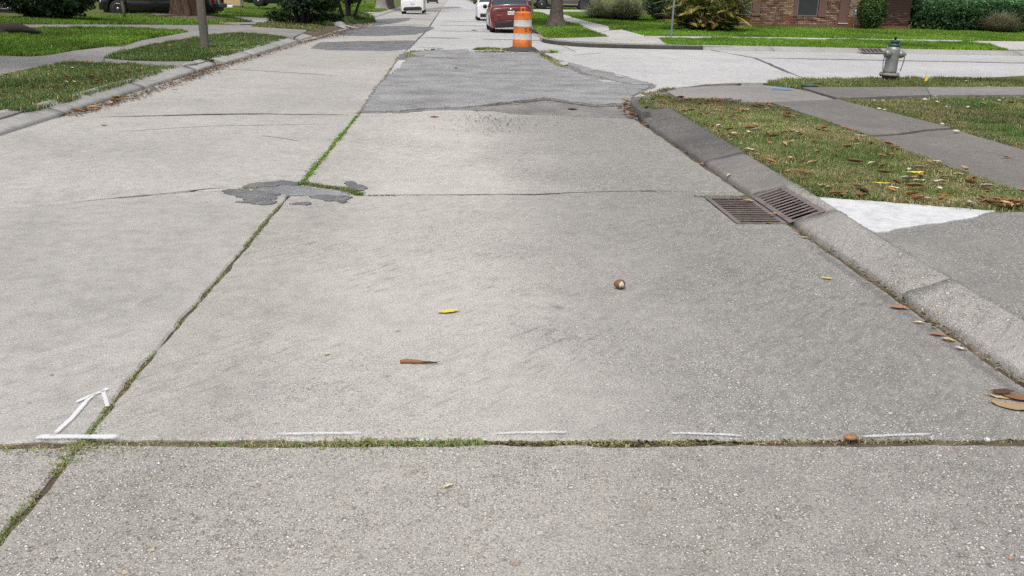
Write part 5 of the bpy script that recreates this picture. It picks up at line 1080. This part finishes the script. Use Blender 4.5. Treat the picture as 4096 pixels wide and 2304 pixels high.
def window(pa, pb, pbot, sl, sr):
    xa, xb, zb = wx_(pa, pbot), wx_(pb, pbot), wz_((pa+pb)/2, pbot); zt = zb+1.45
    openings.append((xa-.02, xb+.02, zb-.02, zt)); w_ = hb(MB().box(((xa+xb)/2, HY+.075, (zb+zt)/2), (xb-xa, .02, zt-zb)), 'window', M['screen'])
    for a, b in ((xa-.012, xa+.018), (xb-.018, xb+.012)): hb(MB().box(((a+b)/2, HY+.06, (zb+zt)/2), (b-a, .06, zt-zb)), 'frame', M['frame'], None).parent = w_
    hb(MB().box(((xa+xb)/2, HY+.06, zb-.005), (xb-xa-.04, .06, .03)), 'frame', M['frame']).parent = w_
    for a, b in ((sl, pa-2), (pb+4, sr)):
        if a is None or b is None or b-a < 5: continue
        X0, X1 = wx_(a, pbot), wx_(b, pbot); openings.append((X0, X1, zb-.06, zt)); hb(MB().box(((X0+X1)/2, HY+.03, (zb-.05+zt)/2), (X1-X0, .05, zt-zb+.05), None, .008), 'shutter', M['shutter'])
    n = max(3, int((xb-xa)/.078)); zs = zb-.1
    openings.append((xa-.02, xb+.02, zs-.06, zb))
    for i in range(n): BR.append((xa+(i+.5)*(xb-xa)/n, zs+.0, .07, .15, .05, 0))
BR = []
window(2965, 3004, 58, None, 3040); window(3189, 3268, 63, 3172, 3303)
xa, xb = wx_(3357, 50), wx_(3395, 50); zp0 = wz_(3375, 91); openings.append((xa, xb, zp0-.01, 2.6)); hb(MB().box(((xa+xb)/2, HY+.03, (zp0+2.6)/2), (xb-xa, .05, 2.6-zp0), None, .006), 'door_panel', M['shutter']); hb(MB().box(((xa+xb)/2, HY+.0, zp0-.03), (xb-xa+.02, .12, .045)), 'threshold', M['sillc'])
xa2, xb2 = wx_(3500, 50), wx_(3520, 50); openings.append((xa2, xb2, zp0, 2.6)); hb(MB().box(((xa2+xb2)/2, HY+.03, (zp0+2.6)/2), (xb2-xa2, .05, 2.6-zp0), None, .006), 'door_panel', M['shutter']); hb(MB().box(((xa2+xb2)/2, HY+.0, zp0-.03), (xb2-xa2+.1, .12, .045)), 'threshold', M['sillc'])
def brickmat(name, cols):
    n = NT(name); c = n.ramp(n.rnd(), [(i/len(cols), k) for i, k in enumerate(cols)], 'CONSTANT'); c = n.mix(n.ramp(n.noise(14, 5, .6), [(.4, 0), (.75, .6)]), c, (.09, .06, .048)); n.bump(n.noise(45, 4), .4, .008); return n.fin(c, .9, spec=.2)
M['brick'] = brickmat('brown brick', [(.26, .16, .115), (.34, .225, .16), (.19, .11, .085), (.4, .28, .2), (.26, .135, .10), (.46, .35, .25), (.3, .185, .135), (.18, .105, .08)])
M['brick_pale'] = brickmat('pale brick', [(.42, .33, .21), (.5, .42, .31), (.34, .22, .13), (.46, .38, .27), (.36, .26, .16)]); M['brick_red'] = brickmat('orange brick', [(.33, .14, .07), (.28, .11, .07), (.36, .18, .08)]); M['brick_dk'] = brickmat('dark brick', [(.075, .042, .036), (.10, .06, .048), (.06, .036, .03), (.14, .09, .07)])
CH, BL = .077, .215
bmesh_cache = {}
def brick_data(l, h, d, mk):
    k = (round(l, 2), round(h, 3), mk)
    if k not in bmesh_cache: bmesh_cache[k] = MB().box((0, 0, 0), (l, d, h), None, .008).mesh('brick', M[mk])
    return bmesh_cache[k]
allb = []
zb0 = zg+.155; nrow = int((ztop-zb0)/CH)
for r_ in range(nrow):
    zc = zb0+CH*(r_+.5); xo = (r_ % 2)*BL/2 + random.uniform(-.02, .02); x = x0h-xo
    while x < x1h:
        a, b = x+.006, x+BL-.006; a = max(a, x0h); x += BL; b = min(b, x1h)
        segs = [(a, b)]
        for (ox0, ox1, oz0, oz1) in openings:
            if oz0-CH*.4 < zc < oz1+CH*.4:
                ns = []
                for s0, s1 in segs:
                    if ox1 <= s0 or ox0 >= s1: ns.append((s0, s1))
                    else:
                        if ox0-s0 > .05: ns.append((s0, ox0-.004))
                        if s1-ox1 > .05: ns.append((ox1+.004, s1))
                segs = ns
        for s0, s1 in segs:
            if s1-s0 > .04:
                c = (s0+s1)/2; mk = 'brick'
                p1, p2, p3, p4 = wx_(3142, 50), wx_(3174, 50), wx_(3398, 50), wx_(3432, 50)
                if p1 < c < p2 or p3 < c < p4: mk = 'brick_pale' if zc > zb0+.42+random.uniform(-.06, .06) else 'brick_red'
                if c > wx_(3520, 50): mk = 'brick_dk'
                allb.append((c, zc, s1-s0, mk))
vis = [b for b in allb if b[1] < 1.62 and b[0] > wx_(2985, 50) and not (wx_(3432, 50) < b[0] < wx_(3525, 50))]
vis.sort(key=lambda b: (b[3] == 'brick_dk', b[1])); single = vis[:300-len(BR)]; sset = set(map(id, single)); rest = [b for b in allb if id(b) not in sset]
def add_brick(c, zc, l, h, mk, dy=0.):
    o = bpy.data.objects.new('brick', brick_data(l, h, .06, mk)); o.location = (c-hl.x, .05+dy+random.uniform(-.006, .006), zc-hl.z); o.rotation_euler = (0, R(random.uniform(-.8, .8)), 0); link(o, house)
for c, zc, l, mk in single: add_brick(c, zc, l, CH-.012, mk)
for c, zc, l, h, d, k in BR: add_brick(c, zc-.01, l-.012, h-.02, 'brick', -.04)
for mk in ('brick', 'brick_pale', 'brick_red', 'brick_dk'):
    mb = MB(); [mb.box((c, HY+.05, zc), (l, .06, CH-.012)) for c, zc, l, m2 in rest if m2 == mk]
    if mb.v:
        o = hb(mb, 'brickwork', M[mk]); o['kind'] = 'stuff'
# alarm company sign on a stake
sg = aty(3413, 110, 42.7); se = empty('yard_sign', (sg.x, 42.7, G(sg.x, 42.7)), label='small blue and white alarm sign on a stake by the clipped shrub', cat='sign')
MB().box((0, 0, .3), (.02, .015, .65)).build('stake', M['galv'], se); hh_ = aty(3413, 40, 42.7).z-sg.z
MB().lathe([(.115, -.012), (.115, .012)], 8, Matrix.Translation((0, -.015, hh_-.0)) @ Matrix.Rotation(R(90), 4, 'X')).build('sign_board', plain('blue sign', (.03, .07, .16), .5), se); MB().lathe([(.055, -.003), (.055, .003)], 14, Matrix.Translation((.02, -.03, hh_)) @ Matrix.Rotation(R(90), 4, 'X')).build('white_emblem', M['plate'], se); MB().box((0, -.029, hh_-.085), (.13, .006, .05)).build('light_band', plain('pale blue', (.3, .5, .7), .5), se)

# ------------------------------------------------------------------ foliage
def quads(c, size, nrm, pal, asp=.45, jit=.25):
    """leaf shaped rhombs with centre c and facing nrm"""
    n = len(c); r1 = rng.normal(0, 1, (n, 3)); t = np.cross(nrm, r1); t /= np.linalg.norm(t, axis=1)[:, None]+1e-9; b = np.cross(nrm, t); b /= np.linalg.norm(b, axis=1)[:, None]+1e-9
    s = (size*rng.uniform(.6, 1.4, n))[:, None]
    v = np.stack([c-t*s, c-b*s*asp, c+t*s, c+b*s*asp], 1).reshape(-1, 3); k = np.arange(n)[:, None]*4
    F = np.concatenate([k+np.array([[0, 1, 2]]), k+np.array([[0, 2, 3]])], 1).reshape(-1, 3)
    col = pal[rng.integers(0, len(pal), n)]*rng.uniform(1-jit, 1+jit, n)[:, None]
    return v, F, np.repeat(col, 4, 0)
def cloud(n, center, rad, size, pal, shell=.55, lump=.25, seed=0, clip=None, box=False, asp=.45):
    r = np.random.default_rng(seed+7); d = r.normal(0, 1, (n, 3)); d /= np.linalg.norm(d, axis=1)[:, None]
    if box: d = d/np.max(np.abs(d)**1.0, axis=1)[:, None]*.96+d*.04
    L = 1+lump*(np.sin(d[:, 0]*7+seed)*np.sin(d[:, 1]*6+seed*2)*np.sin(d[:, 2]*8+1.3*seed)+.5*np.sin(d[:, 0]*17+d[:, 2]*13))
    rr = (1-shell*r.uniform(0, 1, n)**1.6)*L
    c = np.array(center)+d*rr[:, None]*np.array(rad)
    nr = d*.7+r.normal(0, .6, (n, 3)); nr[:, 2] += .3
    if clip is not None: k = c[:, 2] > clip; c, nr = c[k], nr[k]
    return quads(c, size, nr, pal, asp)
BUSH = np.array([(.03, .065, .018), (.05, .10, .024), (.022, .05, .016), (.085, .14, .035)]); DEEP = np.array([(.012, .028, .012), (.02, .042, .016), (.028, .055, .02), (.01, .02, .012)]); HEDGE = np.array([(.02, .06, .02), (.032, .085, .024), (.014, .045, .016), (.05, .11, .03)]); LIME = np.array([(.08, .15, .02), (.055, .115, .018), (.10, .18, .03), (.035, .08, .015)]); TAN = np.array([(.37, .335, .225), (.30, .28, .18), (.25, .26, .15), (.44, .40, .29), (.21, .2, .125)]); OAK = np.array([(.03, .06, .018), (.045, .085, .02), (.06, .10, .03)])
M['bark'] = (lambda n: (n.bump(n.noise(3, 6, .7, n.map(n.pos, (6, 6, .7))), 1., .06), n.fin(n.ramp(n.noise(3, 7, .7, n.map(n.pos, (7, 7, .8))), [(.3, (.03, .019, .015)), (.5, (.10, .062, .046)), (.72, (.19, .125, .094))]), .95, spec=.15))[1])(NT('reddish furrowed bark'))
M['bark_g'] = (lambda n: (n.bump(n.noise(9, 6, .7), .8, .04), n.fin(n.ramp(n.noise(5, 7, .7, n.map(n.pos, (3, 3, 1.2))), [(.3, (.05, .04, .032)), (.55, (.14, .115, .098)), (.78, (.25, .22, .2))]), .95, spec=.15))[1])(NT('grey bark'))
M['bark_d'] = plain('dark bark', (.035, .027, .022), .95, var=.4, scale=8, bump=.6); M['bark_w'] = plain('pale grey bark', (.30, .27, .26), .9, var=.25, scale=5, bump=.4)
def tree(name, label, base, r0, h, crown, mat, flutes=0, flare=1.6, n=30, lean=(0, 0), pal=OAK, leafs=5000, lsize=.14, group=None, limbs=5, seed=1):
    e = empty(name, base, label=label, cat='tree', group=group); zs = [-.25, -.05, .08, .2, .4, .7, 1.1, 1.8, 2.6, h]; rings = []
    for z in zs:
        t = max(0, z)/h; rr = r0*(1+(flare-1)*math.exp(-max(0, z)*3.2))*(1-.35*t); ring = []
        for i in range(n):
            a = 2*math.pi*i/n; fl = 1+(flutes*(.5*math.sin(a*7+seed)+.35*math.sin(a*11+1+z*.4)))*(.55+.8*math.exp(-max(0, z)*1.5))+.05*mnoise.noise(Vector((math.cos(a)*2, math.sin(a)*2, z*1.5+seed)))
            if flare > 1.3: fl += .22*math.exp(-max(0, z)*6)*max(0, math.sin(a*4+seed*2))
            ring.append((math.cos(a)*rr*fl+lean[0]*max(0, z), math.sin(a)*rr*fl+lean[1]*max(0, z), z))
        rings.append(ring)
    tr_ = MB().loft(rings).build('trunk', mat, e); rr = random.Random(seed); top = Vector((lean[0]*h, lean[1]*h, h))
    cx, cz, rad, rz = crown
    for k in range(limbs):
        a = 2*math.pi*k/limbs+rr.uniform(-.4, .4); q = Vector((math.cos(a)*rad*.6, math.sin(a)*rad*.6, cz+rr.uniform(-.3, .5)*rz)); MB().tube([top-Vector((0, 0, .5)), top.lerp(q, .5)+Vector((0, 0, .3)), q], [r0*.45, r0*.28, r0*.08], 7).build('limb', mat, tr_)
    if leafs: tri_object('crown', [cloud(leafs//2, (top.x, top.y, cz), (rad, rad, rz), lsize, pal, .75, .3, seed)]+[cloud(leafs//12, (top.x+rr.uniform(-.6, .6)*rad, top.y+rr.uniform(-.6, .6)*rad, cz+rr.uniform(-.5, .5)*rz), (rad*.5, rad*.5, rz*.45), lsize, pal, .8, .3, seed+k) for k in range(6)], M['leaf'], e)
    return e
# fluted old tree with its earth mound
tq = aty(742, 60, 43.6); mound = MB().lathe([(2.6, -.1), (2.0, .02), (1.3, .10), (.9, .15), (.1, .17)], 28, Matrix.Translation((tq.x, 43.6, G(tq.x, 43.6)-.02)) @ Matrix.Diagonal((1.15, .8, 1, 1))).build('earth_mound', M['soil']); tag(mound, 'bare earth mound around the fluted tree trunk', 'mound', kind='structure')
tree('cypress_tree', 'stout reddish tree with a deeply fluted trunk on an earth mound', (tq.x, 43.6, tq.z-.02), .56, 5.5, (0, 9.5, 4.2, 3.6), M['bark'], .16, 1.18, 56, leafs=5000, lsize=.2, seed=3)
for i, (a, b) in enumerate(((-1.2, -.5), (-.8, -.8))):
    MB().tube([(tq.x+a-.3, 43.6+b, .36), (tq.x+a, 43.6+b-.05, .41), (tq.x+a+.5, 43.6+b+.1, .39)], [.03, .05, .04], 7, wob=.3).build('surface_root', M['oldwood'], None); tag(bpy.context.scene.objects[-1] if False else COL.objects[-1], 'bare surface root on the earth mound', 'root', 'roots on the earth mound')
gx, gy, gz0 = atg(2225, 103); tree('street_tree', 'grey-barked street tree with a flared base on the corner verge', (gx, gy, gz0-.02), .27, 4.2, (0, 7.4, 3.6, 2.6), M['bark_g'], .05, 1.75, 30, leafs=3600, lsize=.18, seed=5)
def multistem(name, label, px, py, Y, stems, spread, crown_px, leafs, seed, zc=1.9, rx=1.6, rz=1.2):
    b = aty(px, py, Y); e = empty(name, (b.x, Y, G(b.x, Y)), label=label, cat='tree'); rr = random.Random(seed)
    for i in range(stems):
        a = 2*math.pi*i/stems; q = (math.cos(a)*spread*.25, math.sin(a)*spread*.2); MB().tube([(q[0]*.7, q[1]*.7, -.1), (q[0], q[1], .3), (q[0]*1.6+rr.uniform(-.1, .1), q[1]*1.5, .9), (q[0]*3, q[1]*2.6, 1.7), (q[0]*4.5, q[1]*4, 2.8)], [.11, .09, .08, .06, .03], 8, wob=.25).build('stem', M['bark_d'], e)
    parts = [cloud(leafs, (0, 0, zc+.6), (rx, rx*.8, rz), .085, DEEP, .9, .3, seed)]
    for k in range(9): parts.append(cloud(leafs//8, (rr.uniform(-1, 1)*rx*.75, rr.uniform(-.8, .6)*rx*.7, zc+rr.uniform(-.75, .5)), (rx*.42, rx*.4, rz*.4), .08, DEEP if k % 3 else BUSH, .9, .3, seed+k))
    tri_object('crown', parts, M['leaf'], e); return e
multistem('yaupon_tree', 'dark multi-stemmed small tree beside the driveway apron', 1208, 98, 42.5, 5, 1.1, None, 5200, 21, 1.62, 1.75, .95)
multistem('yaupon_tree', 'dark twin-stemmed small tree over the tall shaded grass', 1395, 80, 50., 4, 1.4, None, 4200, 33, 1.75, 1.6, 1.0)
def shrub(name, label, parts, cat='shrub', stem=None, group=None, loc=(0, 0, 0)):
    e = empty(name, loc, label=label, cat=cat, group=group); P = [(v-np.array(loc), f, c) for v, f, c in parts]; tri_object('foliage', P, M['leaf'], e)
    if stem:
        for s in stem: MB().tube([tuple(np.array(q)-np.array(loc)) for q in s[0]], s[1], 7, wob=.2).build('stem', M['bark_d'], e)
    return e
def sh(px0, px1, py0, Y, depth, name, label, n, size, pal, top, lump=.2, seed=0, box=False, extra=None, asp=.45, zlow=0., cat='shrub'):
    a, b = aty(px0, py0, Y), aty(px1, py0, Y); z = G((a.x+b.x)/2, Y); cx = (a.x+b.x)/2; rx = (b.x-a.x)/2; hz_ = (top-z-zlow)/2
    parts = [cloud(n, (cx, Y, z+zlow+hz_), (rx, depth, hz_), size, pal, .6, lump, seed, z+.0, box, asp)]
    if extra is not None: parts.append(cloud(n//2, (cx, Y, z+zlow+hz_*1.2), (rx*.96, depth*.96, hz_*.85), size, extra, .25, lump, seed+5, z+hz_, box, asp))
    return shrub(name, label, parts, cat, [([(cx+dx*rx, Y, z-.1), (cx+dx*rx*1.15, Y, z+hz_*.8)], [.05, .03]) for dx in (-.25, .05, .3)], loc=(cx, Y, z))
sh(5, 392, 76, 36.8, 1.3, 'big_shrub', 'big dark rounded shrub between the navy vehicle and the black pickup', 15000, .075, np.concatenate([DEEP, BUSH]), 2.15, .14, 3, extra=BUSH*1.2)
sh(2572, 2742, 78, 47.3, .8, 'leafy_shrub', 'dark leafy shrub between the fountain grass and the sago palm', 5000, .085, np.concatenate([DEEP, HEDGE]), 2.0, .2, 5)
sh(3424, 3536, 113, 42.3, .66, 'clipped_shrub', 'egg-shaped clipped lime green shrub in front of the house door', 7000, .05, BUSH*1.4, 2.05, .06, 7, extra=LIME)
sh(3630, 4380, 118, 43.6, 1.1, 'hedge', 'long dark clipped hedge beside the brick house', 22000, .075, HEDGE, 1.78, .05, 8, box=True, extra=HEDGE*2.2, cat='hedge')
sh(1190, 1370, 112, 43.2, .55, 'ground_shrub', 'low dark creeping shrub at the foot of the small trees', 3000, .075, np.concatenate([DEEP, BUSH*.8]), .62, .3, 9)
sh(1060, 1180, 76, 44.5, .4, 'young_shrub', 'loose young green shrub on the lawn edge', 700, .1, BUSH*1.5, .75, .35, 10)
sh(1250, 1350, 42, 58, .6, 'broadleaf_plant', 'bright broad-leaved plant seen between the dark trees', 500, .16, LIME*1.2, .95, .3, 12)
def arching(name, label, cx, Y, n, L, pal, seed, wd=.012, droop=1., cat='ornamental grass'):
    z = G(cx, Y); e = empty(name, (cx, Y, z), label=label, cat=cat); r = np.random.default_rng(seed); vs = []; fs = []; cs = []
    a = r.uniform(0, 6.283, n); el = r.uniform(.25, 1.45, n); Ls = L*r.uniform(.6, 1.15, n); dr = droop*r.uniform(.5, 1.3, n); b0 = r.normal(0, .12*L, (n, 2)); K = 5
    t = np.linspace(0, 1, K+1)
    for k in range(K+1):
        hr = np.cos(el)*Ls*t[k]*(1+.15*t[k]); zz = np.sin(el)*Ls*t[k]*(1-.55*dr*t[k]**1.6); x = b0[:, 0]+np.cos(a)*hr; y = b0[:, 1]+np.sin(a)*hr; w_ = wd*(1-t[k]*.85); ox, oy = -np.sin(a)*w_, np.cos(a)*w_
        vs.append(np.stack([np.stack([x-ox, y-oy, zz], 1), np.stack([x+ox, y+oy, zz], 1)], 1))
    v = np.stack(vs, 1).reshape(-1, 3); v[:, 2] = np.maximum(v[:, 2], .0); b = np.arange(n)[:, None]*(2*(K+1))
    F = np.concatenate([b+np.array([[2*k, 2*k+1, 2*k+3, 2*k, 2*k+3, 2*k+2]]) for k in range(K)], 1).reshape(-1, 3); c = np.repeat(pal[r.integers(0, len(pal), n)]*r.uniform(.6, 1.3, n)[:, None], 2*(K+1), 0)
    tri_object('foliage', [(v, F, c)], M['leaf'], e); return e
FG = np.concatenate([TAN*1.1, BUSH*2.6, TAN*.8])
arching('fountain_grass', 'smaller tan-green fountain grass clump by the far sidewalk', aty(2400, 65, 48.2).x, 48.2, 1500, 1.45, FG, 1, .014); arching('fountain_grass', 'larger brownish fountain grass clump before the dark leafy shrub', aty(2500, 75, 46.6).x, 46.6, 2600, 1.75, np.concatenate([TAN*.95, BUSH*2.2, TAN*.6]), 2, .015)
arching('fountain_grass', 'tan mounded fountain grass in front of the hedge', aty(3995, 128, 41.9).x, 41.9, 3000, 1.3, TAN*.85, 3, .010, .8)
# sago palm: fronds with leaflets
def sago(cx, Y, n, seed):
    z = G(cx, Y); e = empty('sago_palm', (cx, Y, z), label='wide sago palm thicket with green and withered fronds on the house lawn', cat='palm'); r = random.Random(seed)
    MB().lathe([(.3, -.1), (.32, .2), (.25, .5), (.08, .6)], 12).build('stump', M['bark_d'], e)
    for gname, palette, m, e0, e1 in (('green_fronds', np.array([(.05, .11, .025), (.075, .13, .03), (.04, .085, .025), (.12, .15, .03)]), int(n*.55), .05, 1.35), ('withered_fronds', np.array([(.26, .17, .06), (.34, .25, .11), (.18, .11, .045), (.3, .26, .06)]), int(n*.4), -.15, 1.2)):
        P = []; C = []
        for i in range(m):
            a = r.uniform(0, 6.283); el = r.uniform(e0, e1); L = r.uniform(1.0, 1.8); ox, oy = r.choice((-.75, 0, .7))+r.gauss(0, .2), r.gauss(0, .3); base = palette[r.randrange(len(palette))]; N_ = 20; oz = r.uniform(.05, 1.15)
            for k in range(2, N_):
                t = k/N_; hr = math.cos(el)*L*t; zz = oz+math.sin(el)*L*t-.55*L*t*t*(.6 if el > .8 else .45); p = np.array((ox+math.cos(a)*hr, oy+math.sin(a)*hr*.85, max(.03, zz))); d = np.array((math.cos(a)*math.cos(el), math.sin(a)*math.cos(el), math.sin(el)-.6*t)); sd = np.array((-math.sin(a), math.cos(a), 0.)); ll = .24*math.sin(math.pi*min(1, t*.8+.2))
                for s in (-1, 1):
                    tip = p+(sd*s*.85+d*.55+np.array((0, 0, .12 if gname[0] == 'g' else -.25)))*ll; P += [p-d*.03, p+d*.03, tip]; C += [base*r.uniform(1.0, 1.9)]*3
        v = np.array(P); tri_object(gname, [(v, np.arange(len(v)).reshape(-1, 3), np.array(C))], M['leaf'], e)
    YG = np.array([(.16, .2, .04), (.24, .22, .06), (.12, .16, .04), (.34, .26, .10), (.28, .2, .08), (.08, .12, .03)])
    tri_object('inner_fronds', [cloud(4200, (0, 0, .95), (1.75, 1.0, .85), .14, YG*.9, .45, .2, 5, .05, False, .13), cloud(1800, (0, 0, .6), (1.5, .9, .6), .16, YG*.45, .6, .2, 9, .03, False, .2)], M['leaf'], e)
    return e
sago(aty(2825, 125, 38.9).x, 38.9, 420, 4)
# bare little shrub against the wall
q = aty(3092, 104, 42.75); e = empty('bare_shrub', (q.x, 42.75, G(q.x, 42.75)), label='thin bare crooked shrub stem against the brick wall', cat='shrub')
MB().tube([(0, 0, -.05), (.02, 0, .3), (.0, 0, .5), (.06, 0, .85)], [.05, .04, .035, .02], 7, wob=.3).build('stem', M['oldwood'], e)
for a, b in (((.02, 0, .4), (.16, -.05, .6)), ((0, 0, .5), (-.1, .03, .75)), ((.03, 0, .65), (.14, 0, .9))): MB().tube([a, b], [.015, .006], 5).build('branch', M['oldwood'], e)
# ornamental pale trunks far down the lamp post side
q = aty(1525, 36, 82); tree('street_tree', 'pale trunked tree with a broad brown base far along the kerb', (q.x, 82, .12), .42, 5, (0, 8.5, 4.5, 3), M['bark_w'], .03, 1.6, 20, leafs=2500, lsize=.22, seed=8)
q = aty(1553, 33, 88); tree('street_tree', 'grey trunked tree just behind the pale trunked tree', (q.x, 88, .12), .5, 5, (0, 8.5, 4.5, 3), M['bark_g'], .08, 1.3, 20, leafs=2500, lsize=.22, seed=9)
# overhanging street trees beyond the verge, crowns above the view
tree('street_tree', 'leafy tree on the lot behind the sidewalk fork', (-13.2, 15.5, .25), .3, 3.6, (0, 6.2, 4.4, 2.6), M['bark_g'], .05, 1.5, 20, leafs=5200, lsize=.17, seed=12)
tree('street_tree', 'broad leafy tree beyond the navy vehicle', (-20.5, 27, .5), .4, 4, (0, 7.5, 6.5, 3.2), M['bark_g'], .05, 1.5, 20, leafs=9000, lsize=.2, seed=14)
# low stump in the lawn wedge
X, Y, z0 = atg(52, 132); e = empty('tree_stump', (X-.9, Y, z0-.02), label='dark rotting tree stump in the lawn wedge', cat='stump'); MB().lathe([(.95, 0), (.85, .12), (.6, .2), (.35, .3), (.3, .38), (.02, .36)], 16).build('stump_wood', M['bark_d'], e); MB().tube([(.5, -.1, .12), (1.1, -.15, .17), (1.7, -.1, .05)], [.16, .14, .05], 8, wob=.3).build('root', M['bark_d'], e)
# sheds and clutter beyond the lawn
fY = 66.; M['fencewood'] = plain('brown fence board', (.075, .035, .026), .9, var=.35, scale=10, bump=.3); M['ply'] = plain('pale plywood', (.56, .42, .22), .8, var=.12)
a, b = aty(760, 28, fY), aty(899, 26, fY); fe = empty('board_fence', (a.x, fY, G(a.x, fY)), label='brown vertical board fence beside the plywood crate', cat='fence'); nb = 14
for i in range(nb): MB().box(((b.x-a.x)*(i+.5)/nb, random.uniform(-.01, .01), .9), ((b.x-a.x)/nb-.015, .03, 1.85+random.uniform(-.03, .03))).build('board', M['fencewood'], fe)
a, b = aty(897, 24, fY-1), aty(962, 22, fY-1); e = empty('plywood_crate', ((a.x+b.x)/2, fY-1, G(a.x, fY-1)), label='pale plywood crate standing before the fence', cat='crate'); wd_ = b.x-a.x
MB().box((0, .3, .65), (wd_, .6, 1.05), None, .01).build('crate_body', M['ply'], e); MB().box((-.05, -.01, .98), (wd_*.42, .03, .3)).build('front_panel', plain('plywood panel', (.5, .36, .18), .8), e); MB().box((0, .3, .1), (wd_+.1, .7, .1)).build('pallet', M['oldwood'], e); MB().box((wd_/2+.06, .0, .7), (.05, .06, 1.3)).build('side_post', M['galv'], e)
q = aty(917, 28, fY-2.2); e = empty('white_bucket', (q.x, fY-2.2, G(q.x, fY-2.2)), label='white plastic tub lying on the lawn before the plywood crate', cat='tub'); MB().box((0, 0, .12), (.5, .3, .2), None, .04).build('tub', M['whitep'], e); MB().box((.04, 0, .23), (.2, .2, .03)).build('lid', M['blk'], e)
# broken concrete at the gutter
X, Y = at(1350, 112); e = empty('broken_slab', (X-.15, 42.4, .0), label='tilted broken white concrete slab at the gutter by the dark trees', cat='concrete slab'); M['paleconc'] = concrete('broken pale concrete', (.5, .5, .49), (.62, .62, .61), .1, 12, pit=.2, streak=0)
MB().add([(-.35, -.2, 0), (.5, -.25, 0), (.62, .3, .02), (-.2, .4, .05), (-.25, -.1, .2), (.3, -.12, .3), (.35, .2, .26), (-.1, .3, .16)], [(0, 1, 5, 4), (1, 2, 6, 5), (2, 3, 7, 6), (3, 0, 4, 7), (4, 5, 6, 7), (3, 2, 1, 0)]).build('slab_piece', M['paleconc'], e); MB().box((.75, .1, .06), (.75, .16, .05), Matrix.Rotation(R(12), 4, 'Y')).build('slab_piece', M['paleconc'], e)
# dark bin beside the far pickup
q = aty(2338, 36, 70.); e = empty('wheelie_bin', (q.x, 70., G(q.x, 70)), label='tall black wheeled bin beside the bronze pickup', cat='bin'); MB().loft([[(-.26, -.3, .05), (.26, -.3, .05), (.26, .3, .05), (-.26, .3, .05)], [(-.32, -.36, 1.0), (.32, -.36, 1.0), (.32, .36, 1.0), (-.32, .36, 1.0)]], smooth=False).build('bin_body', M['blackp'], e); MB().box((0, 0, 1.04), (.7, .8, .07), None, .02).build('lid', M['blackp'], e)
# far drain in the side street kerb
q = at(3500, 211, .05); e = empty('storm_drain', (q[0]+.0, q[1]+.02, .0), label='iron kerb drain grate behind the hydrant across the side street', cat='storm drain')
an = math.atan2(.1, .38); Mg = Matrix.Rotation(an, 4, 'X')
def gb(cx, cy_, sx, sy, nm): MB().box((cx, .22+(cy_-.22)*math.cos(an), .098+(cy_-.22)*math.sin(an)+.0), (sx, sy, .03), Mg, .003).build(nm, M['iron'], e)
MB().box((0, .22, .075), (.7, .42, .02), Mg).build('dark_pit_plate', M['pit'], e)  # near-black plate stands in for the shaded hole behind the bars
gb(0, .03, .74, .05, 'frame_rail'); gb(0, .42, .74, .05, 'frame_rail')
for i in range(6): gb(-.35+i*.7/5, .225, .045, .34, 'bar')
bpy.context.view_layer.update()
